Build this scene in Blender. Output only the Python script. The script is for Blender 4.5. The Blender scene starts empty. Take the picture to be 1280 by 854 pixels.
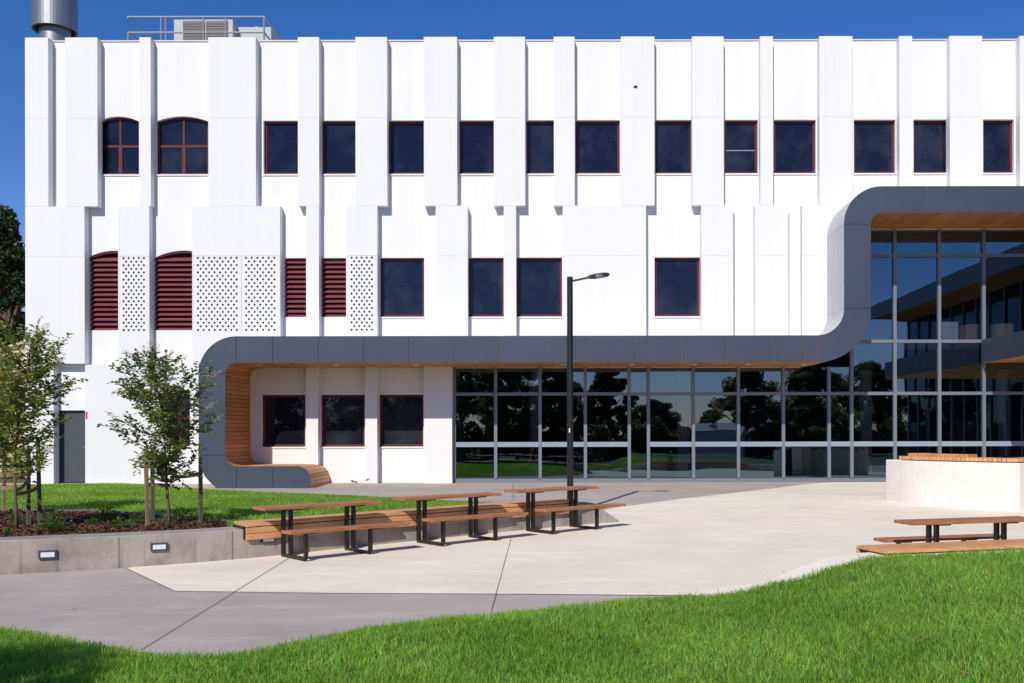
import bpy, math, random
import numpy as np
from mathutils import Vector, Matrix
random.seed(7); rng = np.random.default_rng(7)
R = math.radians
scene = bpy.context.scene
COL = scene.collection

# ------------------------------------------------------------------ survey
F = 1244.0; VX, VY = 715.0, 540.0          # focal length (px of the 1280 px photo) and vanishing point
D = 29.0; EYE = 1.469                      # distance of the wall plane, eye height over the ground at the wall
PIL = 0.28; BAND = 2.1                     # how far pilasters and the ribbon canopy stand out
def wx(px, Y=D): return (px - VX) * Y / F
def wz(py, Y=D): return (VY - py) * Y / F + EYE
def gz(Y): return 0.018 * min(Y, D) - 0.521
def gp(px, py):
    Y = 2475.6 / (py - VY + 22.4)
    return ((px - VX) * Y / F, Y)

# ------------------------------------------------------------------ mesh builder
class MB:
    def __init__(s): s.v = []; s.f = []; s.mi = []; s.cur = 0
    def add(s, vs, fs):
        o = len(s.v); s.v += [tuple(p) for p in vs]
        for f in fs: s.f.append(tuple(o + i for i in f)); s.mi.append(s.cur)
    def box(s, x0, x1, y0, y1, z0, z1):
        s.add([(x0,y0,z0),(x1,y0,z0),(x1,y1,z0),(x0,y1,z0),(x0,y0,z1),(x1,y0,z1),(x1,y1,z1),(x0,y1,z1)],
              [(0,3,2,1),(4,5,6,7),(0,1,5,4),(1,2,6,5),(2,3,7,6),(3,0,4,7)])
    def obox(s, c, ax, ay, az):
        c = Vector(c); ax = Vector(ax); ay = Vector(ay); az = Vector(az)
        P = [c + sx*ax + sy*ay + sz*az for sz in (-1,1) for sx, sy in ((-1,-1),(1,-1),(1,1),(-1,1))]
        s.add(P, [(0,3,2,1),(4,5,6,7),(0,1,5,4),(1,2,6,5),(2,3,7,6),(3,0,4,7)])
    def bar(s, a, b, w, h, up=(0,0,1)):
        a = Vector(a); b = Vector(b); d = (b-a); L = d.length; d.normalize()
        u = Vector(up)
        if abs(d.dot(u)) > .95: u = Vector((0,1,0))
        r = d.cross(u).normalized(); u2 = r.cross(d).normalized()
        s.obox((a+b)/2, d*L/2, r*w/2, u2*h/2)
    def tube(s, pts, rad, n=8, caps=True):
        pts = [Vector(p) for p in pts]
        if not hasattr(rad, '__len__'): rad = [rad]*len(pts)
        o = len(s.v); ref = None
        for i, p in enumerate(pts):
            d = (pts[min(i+1,len(pts)-1)] - pts[max(i-1,0)]).normalized()
            if ref is None:
                ref = d.orthogonal().normalized()
            ref = (ref - d*ref.dot(d)).normalized(); b = d.cross(ref)
            for k in range(n):
                a = 2*math.pi*k/n
                s.v.append(tuple(p + rad[i]*(math.cos(a)*ref + math.sin(a)*b)))
        for i in range(len(pts)-1):
            for k in range(n):
                k2 = (k+1) % n
                s.f.append((o+i*n+k, o+i*n+k2, o+(i+1)*n+k2, o+(i+1)*n+k)); s.mi.append(s.cur)
        if caps:
            s.f.append(tuple(o+k for k in reversed(range(n)))); s.mi.append(s.cur)
            q = o+(len(pts)-1)*n
            s.f.append(tuple(q+k for k in range(n))); s.mi.append(s.cur)
    def lathe(s, prof, n=32, c=(0,0,0)):
        o = len(s.v)
        for r, z in prof:
            for k in range(n):
                a = 2*math.pi*k/n; s.v.append((c[0]+r*math.cos(a), c[1]+r*math.sin(a), c[2]+z))
        for i in range(len(prof)-1):
            for k in range(n):
                k2 = (k+1) % n
                s.f.append((o+i*n+k, o+i*n+k2, o+(i+1)*n+k2, o+(i+1)*n+k)); s.mi.append(s.cur)
    def prism_xz(s, poly, y0, y1, front=True, back=True, sides=True):
        """poly in (x,z), counter-clockwise seen from -y"""
        n = len(poly); o = len(s.v)
        s.v += [(x,y0,z) for x,z in poly] + [(x,y1,z) for x,z in poly]
        def f(t): s.f.append(t); s.mi.append(s.cur)
        if front: f(tuple(o+i for i in range(n)))
        if back: f(tuple(o+n+i for i in reversed(range(n))))
        if sides:
            for i in range(n):
                j = (i+1) % n; f((o+j, o+i, o+n+i, o+n+j))
    def build(s, name, mats, parent=None, smooth=False, bevel=0, loc=None):
        me = bpy.data.meshes.new(name); me.from_pydata(s.v, [], s.f)
        if not isinstance(mats, (list, tuple)): mats = [mats]
        for m in mats: me.materials.append(m)
        if len(mats) > 1: me.polygons.foreach_set('material_index', s.mi)
        if smooth: me.polygons.foreach_set('use_smooth', [True]*len(me.polygons))
        me.update()
        o = bpy.data.objects.new(name, me); COL.objects.link(o)
        if parent is not None: o.parent = parent
        if loc is not None: o.location = loc
        if bevel:
            b = o.modifiers.new('Bevel', 'BEVEL'); b.width = bevel; b.segments = 2; b.limit_method = 'ANGLE'; b.angle_limit = R(40)
        return o

def thing(name, label, cat, loc=(0,0,0), rz=0, group=None):
    o = bpy.data.objects.new(name, None); COL.objects.link(o)
    o.empty_display_size = .2
    o.location = loc; o.rotation_euler = (0,0,rz); o['label'] = label; o['category'] = cat
    if group: o['group'] = group
    return o
def tag(o, label, cat, group=None, kind=None):
    o['label'] = label; o['category'] = cat
    if group: o['group'] = group
    if kind: o['kind'] = kind
    return o
def structure(o, kind='structure'): o['kind'] = kind; return o
def copy_tree(o, parent=None):
    c = o.copy(); COL.objects.link(c)
    if parent is not None: c.parent = parent
    for ch in [x for x in bpy.data.objects if x.parent is o]: copy_tree(ch, c)
    return c

# ------------------------------------------------------------------ materials
def mat(name, col, rough=.6, metal=0, spec=.5, var=0, vscale=3, bump=0, bscale=40, detail=5, col2=None, stretch=(1,1,1), coord='Object'):
    m = bpy.data.materials.new(name); m.use_nodes = True
    nt = m.node_tree; N = nt.nodes; L = nt.links; b = N['Principled BSDF']
    b.inputs['Base Color'].default_value = (*col, 1); b.inputs['Roughness'].default_value = rough
    b.inputs['Metallic'].default_value = metal; b.inputs['Specular IOR Level'].default_value = spec
    if var or bump:
        tc = N.new('ShaderNodeTexCoord'); mp = N.new('ShaderNodeMapping'); mp.inputs['Scale'].default_value = stretch
        L.new(tc.outputs[coord], mp.inputs['Vector'])
    if var:
        n = N.new('ShaderNodeTexNoise'); n.inputs['Scale'].default_value = vscale; n.inputs['Detail'].default_value = detail
        n.inputs['Roughness'].default_value = .6
        L.new(mp.outputs[0], n.inputs['Vector'])
        r = N.new('ShaderNodeValToRGB'); r.color_ramp.elements[0].position = .3; r.color_ramp.elements[1].position = .7
        c2 = col2 or tuple(c*(1-var) for c in col)
        r.color_ramp.elements[0].color = (*c2, 1); r.color_ramp.elements[1].color = (*col, 1)
        L.new(n.outputs[0], r.inputs[0]); L.new(r.outputs[0], b.inputs['Base Color'])
    if bump:
        n = N.new('ShaderNodeTexNoise'); n.inputs['Scale'].default_value = bscale; n.inputs['Detail'].default_value = 4
        L.new(mp.outputs[0], n.inputs['Vector'])
        bp = N.new('ShaderNodeBump'); bp.inputs['Strength'].default_value = bump; bp.inputs['Distance'].default_value = .01
        L.new(n.outputs[0], bp.inputs['Height']); L.new(bp.outputs[0], b.inputs['Normal'])
    return m

def add_layer(m, scale, col, lo, hi, amount, stretch=(1,1,1), detail=6, seed=0):
    """a second, patchy colour over whatever feeds Base Color (stains, wear)"""
    nt = m.node_tree; N = nt.nodes; L = nt.links; b = N['Principled BSDF']
    tc = N.new('ShaderNodeTexCoord'); mp = N.new('ShaderNodeMapping'); mp.inputs['Scale'].default_value = stretch
    mp.inputs['Location'].default_value = (seed*3.1, seed*1.7, seed)
    n = N.new('ShaderNodeTexNoise'); n.inputs['Scale'].default_value = scale; n.inputs['Detail'].default_value = detail
    n.inputs['Roughness'].default_value = .65
    L.new(tc.outputs['Object'], mp.inputs[0]); L.new(mp.outputs[0], n.inputs['Vector'])
    mr = N.new('ShaderNodeMapRange'); mr.inputs[1].default_value = lo; mr.inputs[2].default_value = hi; mr.inputs[4].default_value = amount
    L.new(n.outputs[0], mr.inputs[0])
    mx = N.new('ShaderNodeMix'); mx.data_type = 'RGBA'
    L.new(mr.outputs[0], mx.inputs[0])
    src = b.inputs['Base Color']
    if src.is_linked: L.new(src.links[0].from_socket, mx.inputs[6])
    else: mx.inputs[6].default_value = src.default_value
    mx.inputs[7].default_value = (*col, 1)
    L.new(mx.outputs[2], src)
    return m

M = {}
M['white'] = mat('white_render', (.775,.768,.768), .85, spec=.2, var=.035, vscale=.6, bump=.12, bscale=60)
add_layer(M['white'], 1.2, (.66,.65,.64), .52, .78, .45, stretch=(3,3,.25), seed=2)
M['white2'] = mat('white_panel', (.755,.748,.76), .8, spec=.2, var=.03, vscale=.5, bump=.06, bscale=40)
add_layer(M['white2'], 1.0, (.65,.64,.645), .53, .78, .4, stretch=(4,4,.2), seed=5)
M['cap'] = mat('parapet_capping', (.62,.60,.62), .5)
M['slate'] = mat('slate_metal_panel', (.062,.075,.112), .42, metal=.25, var=.22, vscale=.5, bump=.05, bscale=1.2)
M['slate2'] = mat('pale_metal_cladding', (.52,.52,.55), .45, metal=.2, var=.08, vscale=1)
M['brass'] = mat('joint_sealant', (.21,.14,.08), .7)
M['red'] = mat('maroon_paint', (.118,.019,.027), .6, spec=.25, var=.15, vscale=6)
M['louvre'] = mat('maroon_louvre', (.235,.058,.075), .5, var=.2, vscale=5)
M['dark'] = mat('dark_cavity', (.012,.012,.014), .9)
M['black'] = mat('black_powdercoat', (.012,.012,.013), .4, var=.2, vscale=20)
M['alu'] = mat('anodised_aluminium', (.20,.22,.26), .42, metal=.3)
M['strip'] = mat('pale_rail', (.25,.30,.385), .5)
M['door'] = mat('grey_door_paint', (.060,.066,.080), .5, var=.15, vscale=2)
M['signred'] = mat('red_sign', (.6,.03,.03), .5)
M['steel'] = mat('stainless', (.30,.30,.315), .45, metal=.75, var=.12, vscale=3)
M['galv'] = mat('galvanised', (.30,.31,.33), .5, metal=.6)
M['ac'] = mat('ac_casing', (.40,.42,.42), .55)
M['acgrille'] = mat('ac_coil', (.14,.125,.125), .6)
M['cream'] = mat('cream_render', (.62,.50,.34), .85, var=.06, vscale=1)
M['brickred'] = mat('brick_base', (.36,.19,.13), .9, var=.2, vscale=6)
M['trim'] = mat('white_fixture', (.75,.75,.75), .4)
M['lens'] = mat('frosted_lens', (.70,.70,.74), .35)
M['chair_tan'] = mat('tan_upholstery', (.30,.22,.155), .8)
M['chair_red'] = mat('red_upholstery', (.45,.05,.03), .8)
M['carpet'] = mat('dark_carpet', (.03,.032,.038), .95)
M['intwall'] = mat('interior_wall', (.045,.046,.055), .9)
M['intwhite'] = mat('interior_white', (.55,.55,.52), .8)
M['desk'] = mat('desk_timber', (.20,.12,.07), .6)

def timber(name, base, dark, scale=(1,14,14), rough=.6, boards=None):
    m = bpy.data.materials.new(name); m.use_nodes = True
    nt = m.node_tree; N = nt.nodes; L = nt.links; b = N['Principled BSDF']
    tc = N.new('ShaderNodeTexCoord'); mp = N.new('ShaderNodeMapping'); mp.inputs['Scale'].default_value = scale
    L.new(tc.outputs['Object'], mp.inputs[0])
    n = N.new('ShaderNodeTexNoise'); n.inputs['Scale'].default_value = 2.2; n.inputs['Detail'].default_value = 6; n.inputs['Distortion'].default_value = .6
    L.new(mp.outputs[0], n.inputs[0])
    r = N.new('ShaderNodeValToRGB'); r.color_ramp.elements[0].position = .32; r.color_ramp.elements[1].position = .66
    r.color_ramp.elements[0].color = (*dark,1); r.color_ramp.elements[1].color = (*base,1)
    L.new(n.outputs[0], r.inputs[0])
    geo = N.new('ShaderNodeNewGeometry'); hs = N.new('ShaderNodeHueSaturation')   # each board its own tone
    mr = N.new('ShaderNodeMapRange'); mr.inputs[3].default_value = .82; mr.inputs[4].default_value = 1.14
    L.new(geo.outputs['Random Per Island'], mr.inputs[0]); L.new(mr.outputs[0], hs.inputs['Value'])
    L.new(r.outputs[0], hs.inputs['Color']); L.new(hs.outputs[0], b.inputs['Base Color'])
    b.inputs['Roughness'].default_value = rough; b.inputs['Specular IOR Level'].default_value = .3
    bp = N.new('ShaderNodeBump'); bp.inputs['Strength'].default_value = .25; bp.inputs['Distance'].default_value = .004
    L.new(n.outputs[0], bp.inputs['Height']); L.new(bp.outputs[0], b.inputs['Normal'])
    return m
M['soffit'] = timber('orange_soffit_timber', (.58,.265,.092), (.44,.175,.052), (14,1,14))
M['seat'] = timber('blond_seat_timber', (.74,.385,.19), (.58,.27,.115), (2,2,14))
M['table'] = timber('red_brown_timber', (.50,.215,.105), (.31,.118,.057), (1.2,16,16))
M['stake'] = timber('raw_stake_timber', (.34,.23,.14), (.20,.13,.08), (14,14,1))
M['stake_old'] = timber('weathered_stake_timber', (.16,.135,.115), (.09,.075,.06), (14,14,1))
M['strap'] = mat('hessian_strap', (.33,.22,.11), .95, var=.3, vscale=30)
M['bark'] = mat('bark', (.20,.125,.08), .9, var=.4, vscale=12, bump=.4, bscale=30, stretch=(1,1,.3))

def concrete(name, col, col2, stain, rough=.85, streak=False):
    m = mat(name, col, rough, spec=.25, var=.1, vscale=.9, col2=col2, bump=.15, bscale=90, detail=9)
    add_layer(m, .35, stain, .5, .72, .55, stretch=(.6,1.6,1) if not streak else (1,1,1), seed=1)
    add_layer(m, 1.1, tuple(c*1.12 for c in col), .52, .68, .6, stretch=(.5,1.8,1), seed=31)
    add_layer(m, 5, tuple(c*.78 for c in col), .54, .72, .45, seed=3)
    add_layer(m, 60, tuple(c*.7 for c in col), .52, .72, .4, seed=8)
    return m
M['plaza'] = concrete('cream_concrete', (.86,.775,.645), (.77,.685,.56), (.66,.575,.47))
M['path'] = concrete('grey_concrete', (.485,.422,.382), (.385,.332,.30), (.31,.268,.245))
M['wallcon'] = concrete('wall_concrete', (.42,.365,.335), (.31,.268,.245), (.22,.192,.178), streak=True)
add_layer(M['wallcon'], 2.2, (.15,.132,.124), .52, .72, .6, stretch=(2.2,2.2,.45), seed=11)
add_layer(M['wallcon'], 1.6, (.20,.175,.16), .48, .64, .7, seed=17)
add_layer(M['wallcon'], 1.3, (.10,.088,.08), .58, .72, .55, stretch=(9,9,.6), seed=23)
M['palecon'] = concrete('pale_concrete', (.80,.735,.685), (.75,.69,.64), (.70,.64,.59), streak=True)
M['joint'] = mat('dark_joint', (.20,.175,.16), .95)  # plain dark tone of the paving and casting joints
M['mulch'] = mat('bark_mulch', (.085,.042,.028), .95, var=.6, vscale=14, bump=1, bscale=40)
M['soilgrass'] = mat('lawn_thatch', (.060,.105,.022), .95, var=.4, vscale=6)
M['edging'] = mat('steel_edging', (.10,.11,.13), .6)
M['ground'] = mat('far_ground', (.06,.075,.03), .95, var=.3, vscale=.2)

def leafmat(name, col, col2, trans=.35, rough=.5, vscale=1.3, island=.35, dry=None, dryfrac=.05):
    m = bpy.data.materials.new(name); m.use_nodes = True
    nt = m.node_tree; N = nt.nodes; L = nt.links; b = N['Principled BSDF']
    geo = N.new('ShaderNodeNewGeometry')
    n = N.new('ShaderNodeTexNoise'); n.inputs['Scale'].default_value = vscale; n.inputs['Detail'].default_value = 3
    L.new(geo.outputs['Position'], n.inputs[0])
    r = N.new('ShaderNodeValToRGB'); r.color_ramp.elements[0].position = .35; r.color_ramp.elements[1].position = .65
    r.color_ramp.elements[0].color = (*col2,1); r.color_ramp.elements[1].color = (*col,1)
    L.new(n.outputs[0], r.inputs[0])
    hs = N.new('ShaderNodeHueSaturation'); mr = N.new('ShaderNodeMapRange')
    mr.inputs[3].default_value = 1-island; mr.inputs[4].default_value = 1+island
    L.new(geo.outputs['Random Per Island'], mr.inputs[0]); L.new(mr.outputs[0], hs.inputs['Value'])
    if dry:
        ml = N.new('ShaderNodeMath'); ml.operation = 'MULTIPLY'; ml.inputs[1].default_value = 37.0
        fc = N.new('ShaderNodeMath'); fc.operation = 'FRACT'; gt = N.new('ShaderNodeMath'); gt.operation = 'LESS_THAN'; gt.inputs[1].default_value = dryfrac
        mxd = N.new('ShaderNodeMix'); mxd.data_type = 'RGBA'; mxd.inputs[7].default_value = (*dry,1)
        L.new(geo.outputs['Random Per Island'], ml.inputs[0]); L.new(ml.outputs[0], fc.inputs[0]); L.new(fc.outputs[0], gt.inputs[0])
        L.new(gt.outputs[0], mxd.inputs[0]); L.new(r.outputs[0], mxd.inputs[6]); L.new(mxd.outputs[2], hs.inputs['Color'])
    else: L.new(r.outputs[0], hs.inputs['Color'])
    b.inputs['Roughness'].default_value = rough; b.inputs['Specular IOR Level'].default_value = .3
    L.new(hs.outputs[0], b.inputs['Base Color'])
    t = N.new('ShaderNodeBsdfTranslucent'); mx = N.new('ShaderNodeMixShader'); mx.inputs[0].default_value = trans
    br = N.new('ShaderNodeHueSaturation'); br.inputs['Value'].default_value = 1.5; br.inputs['Saturation'].default_value = 1.1
    L.new(hs.outputs[0], br.inputs['Color']); L.new(br.outputs[0], t.inputs[0])
    L.new(b.outputs[0], mx.inputs[1]); L.new(t.outputs[0], mx.inputs[2])
    L.new(mx.outputs[0], N['Material Output'].inputs[0])
    return m
M['grass'] = leafmat('grass_blades', (.290,.480,.075), (.180,.350,.042), .48, .5, .7, .42, dry=(.42,.42,.16), dryfrac=.05)
M['leaf'] = leafmat('myrtle_leaves', (.195,.255,.072), (.105,.150,.042), .4, .4, 2.5, .45, dry=(.26,.12,.06), dryfrac=.05)
M['leaf2'] = leafmat('myrtle_leaves_bright', (.265,.315,.075), (.15,.20,.046), .42, .4, 2.5, .45, dry=(.30,.14,.06), dryfrac=.05)
M['blossom'] = leafmat('dry_blossom', (.52,.40,.33), (.38,.27,.20), .2, .8, 4, .3)
M['pinkflower'] = leafmat('pink_blossom', (.42,.10,.13), (.30,.06,.08), .2, .8, 4, .3)
M['leafdark'] = leafmat('dark_tree_leaves', (.040,.066,.018), (.014,.027,.008), .15, .5, .9, .5)
M['leafmid'] = leafmat('mid_tree_leaves', (.19,.21,.075), (.08,.10,.034), .6, .5, .5, .5)
M['leafolive'] = leafmat('olive_tree_leaves', (.155,.17,.065), (.06,.078,.028), .6, .5, .6, .5)
M['shrub'] = leafmat('groundcover_leaves', (.105,.175,.035), (.06,.11,.022), .3, .5, 6, .35)
M['dryleaf'] = leafmat('dry_leaf', (.36,.19,.08), (.25,.12,.05), .2, .8, 20, .3)
M['chip'] = leafmat('bark_chips', (.145,.062,.038), (.060,.026,.018), 0, .9, 9, .5)

def glass(name, tint, refl_ior, wave=.0, opaque=None):
    m = bpy.data.materials.new(name); m.use_nodes = True
    nt = m.node_tree; N = nt.nodes; L = nt.links; out = N['Material Output']; N.remove(N['Principled BSDF'])
    fr = N.new('ShaderNodeFresnel'); gb_ = N.new('ShaderNodeNewGeometry'); io = N.new('ShaderNodeMapRange')      # same reflectance from both sides of a thin pane
    io.inputs[3].default_value = refl_ior; io.inputs[4].default_value = 1/refl_ior
    L.new(gb_.outputs['Backfacing'], io.inputs[0]); L.new(io.outputs[0], fr.inputs[0])
    gl = N.new('ShaderNodeBsdfGlossy'); gl.inputs['Roughness'].default_value = .004; gl.inputs[0].default_value = (.55,.82,1.0,1)
    if opaque is None:
        tr = N.new('ShaderNodeBsdfTransparent'); tr.inputs[0].default_value = (*tint,1)
    else:
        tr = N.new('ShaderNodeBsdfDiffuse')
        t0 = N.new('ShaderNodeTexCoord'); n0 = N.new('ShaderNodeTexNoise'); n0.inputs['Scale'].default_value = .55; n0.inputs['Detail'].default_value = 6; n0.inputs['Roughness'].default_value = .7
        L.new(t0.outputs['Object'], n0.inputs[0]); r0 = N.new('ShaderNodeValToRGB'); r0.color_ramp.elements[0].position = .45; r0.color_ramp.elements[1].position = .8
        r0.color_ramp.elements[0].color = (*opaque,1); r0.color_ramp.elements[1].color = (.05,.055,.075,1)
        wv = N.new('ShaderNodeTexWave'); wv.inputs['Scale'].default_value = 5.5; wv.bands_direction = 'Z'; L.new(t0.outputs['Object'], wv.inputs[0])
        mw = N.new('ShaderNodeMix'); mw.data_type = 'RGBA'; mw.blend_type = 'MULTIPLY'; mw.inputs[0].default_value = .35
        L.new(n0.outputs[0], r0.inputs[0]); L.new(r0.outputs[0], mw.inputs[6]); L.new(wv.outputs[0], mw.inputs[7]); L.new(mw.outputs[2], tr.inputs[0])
    mx = N.new('ShaderNodeMixShader'); L.new(fr.outputs[0], mx.inputs[0]); L.new(tr.outputs[0], mx.inputs[1]); L.new(gl.outputs[0], mx.inputs[2])
    L.new(mx.outputs[0], out.inputs[0])
    if wave:
        tc = N.new('ShaderNodeTexCoord'); n = N.new('ShaderNodeTexNoise'); n.inputs['Scale'].default_value = .8; n.inputs['Detail'].default_value = 1
        mp = N.new('ShaderNodeMapping'); mp.inputs['Scale'].default_value = (.6,.6,1.4)
        L.new(tc.outputs['Object'], mp.inputs[0]); L.new(mp.outputs[0], n.inputs[0])
        bp = N.new('ShaderNodeBump'); bp.inputs['Strength'].default_value = wave; bp.inputs['Distance'].default_value = .02
        L.new(n.outputs[0], bp.inputs['Height']); L.new(bp.outputs[0], gl.inputs['Normal'])
    return m
M['curtain'] = glass('curtain_glass', (.40,.45,.54), 2.6, .10)
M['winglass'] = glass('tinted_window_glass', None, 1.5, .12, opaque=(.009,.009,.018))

# ================================================================== BUILDING
B = thing('school_building', 'long white ribbed three storey building with grey ribbon canopy and maroon windows', 'building', (0,D,0))
# local frame: y = 0 is the wall plane, -y towards the plaza
ZT = wz(51.5)                    # parapet
XL = wx(32, D-PIL); XR = 34.0
PY = D - PIL
YB = D - BAND

def holes_wall(mb, x0, x1, z0, z1, holes, y0, y1):
    xs = sorted({x0,x1,*[h[0] for h in holes],*[h[1] for h in holes]}); zs = sorted({z0,z1,*[h[2] for h in holes],*[h[3] for h in holes]})
    xs = [x for x in xs if x0 <= x <= x1]; zs = [z for z in zs if z0 <= z <= z1]
    def solid(i,j):
        if i < 0 or j < 0 or i >= len(xs)-1 or j >= len(zs)-1: return False
        cx = (xs[i]+xs[i+1])/2; cz = (zs[j]+zs[j+1])/2
        return not any(h[0]<cx<h[1] and h[2]<cz<h[3] for h in holes)
    for i in range(len(xs)-1):
        for j in range(len(zs)-1):
            if not solid(i,j): continue
            a,b,c,d = xs[i],xs[i+1],zs[j],zs[j+1]
            fs = [(0,1,5,4),(2,3,7,6)]
            if not solid(i-1,j): fs.append((3,0,4,7))
            if not solid(i+1,j): fs.append((1,2,6,5))
            if not solid(i,j-1): fs.append((0,3,2,1))
            if not solid(i,j+1): fs.append((4,5,6,7))
            mb.add([(a,y0,c),(b,y0,c),(b,y1,c),(a,y1,c),(a,y0,d),(b,y0,d),(b,y1,d),(a,y1,d)], fs)

# --- pilasters (px of their front face)
upper = [(32,61),(82,122.5),(175,189),(261,320.5),(373,399.5),(445,484.5),(530.5,572),(618,657),(693,719),(777,818.7),
         (866,905.3),(951,967),(1025,1066.5),(1125,1141),(1188,1228.5),(1275.5,1312),(1345,1372),(1405,1447)]
lower = [(32,106),(148,187),(240.6,350.6),(383,399),(433,472),(545,585),(630,645.5),(703.7,808),(877,917),(944,986),(1003,1058)]
WU = [(123,174.5),(195.5,261),(330,377),(402.5,449),(485.5,534),(574.5,620),(658.5,696),(720,775.5),(819.6,866.5),(906.3,948),(968,1020.5),(1068,1120),(1142.5,1188),(1229.5,1268),(1330,1372)]
WM = [(475,530.5),(585,630),(646,703),(818.5,875.4)]
LV = [(111.5,150,1),(192.5,242,1),(355.5,385,0),(401.5,434,0)]
WG = [(327,381.8),(401,456),(474,529.3)]
zU = (wz(217.3), wz(150.3)); zM = (wz(395.8), wz(322)); zA = wz(144.8); zLA = wz(312.5); zLb = wz(412); zG = (wz(558), wz(493))
holes = []
for i,(a,b) in enumerate(WU): holes.append((wx(a),wx(b),zU[0], zA if i < 2 else zU[1]))
for a,b in WM: holes.append((wx(a),wx(b),*zM))
for a,b,arc in LV: holes.append((wx(a),wx(b), zLb if arc else zM[0], zLA if arc else zM[1]))
for a,b in WG: holes.append((wx(a),wx(b),*zG))
XG0 = wx(565.5); XCR = 26.0; ZS = wz(460)
holes += [(XG0,XCR,-.02,ZS), (6.64,XCR,ZS,4.05), (7.5,XCR,4.05,7.34)]
holes.append((wx(213),wx(242),wz(557),wz(487)))
holes.append((wx(72),wx(106.5),-.02,wz(512)))
wall = MB()
holes_wall(wall, XL+.004, XR, -.02, ZT, holes, 0, .32)
def arch_pts(x0,x1,zs,zt,n=14):
    w = (x1-x0)/2; h = zt-zs; r = (w*w+h*h)/(2*h); cx = (x0+x1)/2; cz = zt-r; a0 = math.asin(min(1,w/r))
    return [(cx + r*math.sin(a), cz + r*math.cos(a)) for a in [ -a0 + 2*a0*k/n for k in range(n+1)]]
def arch_fill(mb, x0, x1, zs, zt):
    pts = arch_pts(x0,x1,zs,zt)
    for (xa,za),(xb,zb) in zip(pts,pts[1:]):
        if zt - min(za,zb) < 1e-4: continue
        mb.prism_xz([(xa,za),(xb,zb),(xb,zt+.0005),(xa,zt+.0005)], .003, .317)
for a,b in WU[:2]: arch_fill(wall, wx(a), wx(b), wz(151), zA)
arch_fill(wall, wx(111.5), wx(170), wz(321), zLA) if False else None
arch_fill(wall, wx(192.5), wx(268), wz(322), zLA)
arch_fill(wall, wx(108), wx(180), wz(322), zLA)
wall.box(XL+.004, XL+.3, .32, 14, -.02, ZT)                 # end wall, roof deck and back
wall.box(XL+.3, XR, .32, 14, ZT-.9, ZT-.5)
wall.box(XL+.3, XR, 13.7, 14, -.02, ZT-.9)
wall.box(XR-.3, XR, .32, 13.7, -.02, ZT-.9)
w_o = wall.build('wall', M['white'], B)
cap = MB(); cap.box(XL+.02, XR, -.03, .36, ZT+.001, ZT+.035); cap.build('parapet_capping', M['cap'], B)

def pilaster(a, b, z0, z1, joints=(), perf=None):
    x0, x1 = wx(a,PY), wx(b,PY)
    mb = MB(); zs = [z0] + sorted(j for j in joints if z0 < j < z1) + [z1]
    if perf:
        p0, p1 = perf
        segs = [(z0,p0),(p1,z1)]
    else: segs = list(zip(zs,zs[1:]))
    for i,(s0,s1) in enumerate(segs):
        mb.box(x0, x1, -PIL, .02, s0 + (.007 if i else 0), s1 - (.007 if i < len(segs)-1 and not perf else 0))
    if not perf and len(segs) > 1: mb.box(x0+.004, x1-.004, -PIL+.006, .015, z0+.01, z1-.01)
    if perf:
        mb.box(x0, x0+.03, -PIL, .02, p0, p1); mb.box(x1-.03, x1, -PIL, .02, p0, p1)
    o = mb.build('pilaster', M['white2'], B)
    return o, x0, x1
JU = wz(147, PY); JL = wz(320, PY)
ZJ = wz(257, PY); ZBT = wz(419.5, YB)
for i,(a,b) in enumerate(upper):
    pilaster(a, b, ZJ+.002, ZT+.02, (JU,))
perf_z = (wz(414,PY), wz(319.5,PY))
def perforated(pil, x0, x1, z0, z1, split=None, redx=None):
    pw, rh, hr = .160, .1055, .033
    rows = int(round((z1-z0)/rh)); rh = (z1-z0)/rows
    cuts = [x0+.03] + ([split] if split else []) + [x1-.03]
    mb = MB()
    for ca, cb in zip(cuts, cuts[1:]):
        ca += .004; cb -= .004; marg = .05
        mb.box(ca, ca+marg, -PIL, -PIL+.01, z0, z1); mb.box(cb-marg, cb, -PIL, -PIL+.01, z0, z1)
        ia, ib = ca+marg, cb-marg
        n = max(2, int(round((ib-ia)/pw))); w = (ib-ia)/n
        for r in range(rows):
            za = z0+r*rh; zb = za+rh; zc = (za+zb)/2
            if r % 2 == 0: cells = [(ia+k*w, ia+(k+1)*w, True) for k in range(n)]
            else:
                cells = [(ia, ia+w/2, False)] + [(ia+w/2+k*w, ia+w/2+(k+1)*w, True) for k in range(n-1)] + [(ib-w/2, ib, False)]
            for xa, xb, hole in cells:
                y = -PIL
                if not hole: mb.add([(xa,y,za),(xb,y,za),(xb,y,zb),(xa,y,zb)], [(0,1,2,3)]); continue
                xc = (xa+xb)/2
                outer = [(xb,zc),(xb,zb),(xc,zb),(xa,zb),(xa,zc),(xa,za),(xc,za),(xb,za)]
                inner = [(xc+hr*math.cos(k*math.pi/4), zc+hr*math.sin(k*math.pi/4)) for k in range(8)]
                vs = [(x,y,z) for x,z in outer+inner] + [(x,y+.012,z) for x,z in inner]
                fs = []
                for k in range(8):
                    k2 = (k+1)%8
                    fs.append((k,k2,8+k2,8+k)); fs.append((8+k,8+k2,16+k2,16+k))
                mb.add(vs, fs)
    mb.build('perforated_panel', M['white2'], pil)
    bk = MB(); bk.box(x0+.03, x1-.03, -.05, .0, z0, z1); bk.build('backing', M['dark'], pil)
    if redx:
        rd = MB()
        for k in range(14):
            zc = z0+.1+k*(z1-z0-.2)/13
            rd.obox(((redx[0]+redx[1])/2, -.14, zc), ((redx[1]-redx[0])/2,0,0), (0,.035,-.05), (0,.004,.003))
        rd.build('louvre_blade', M['louvre'], pil)
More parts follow.
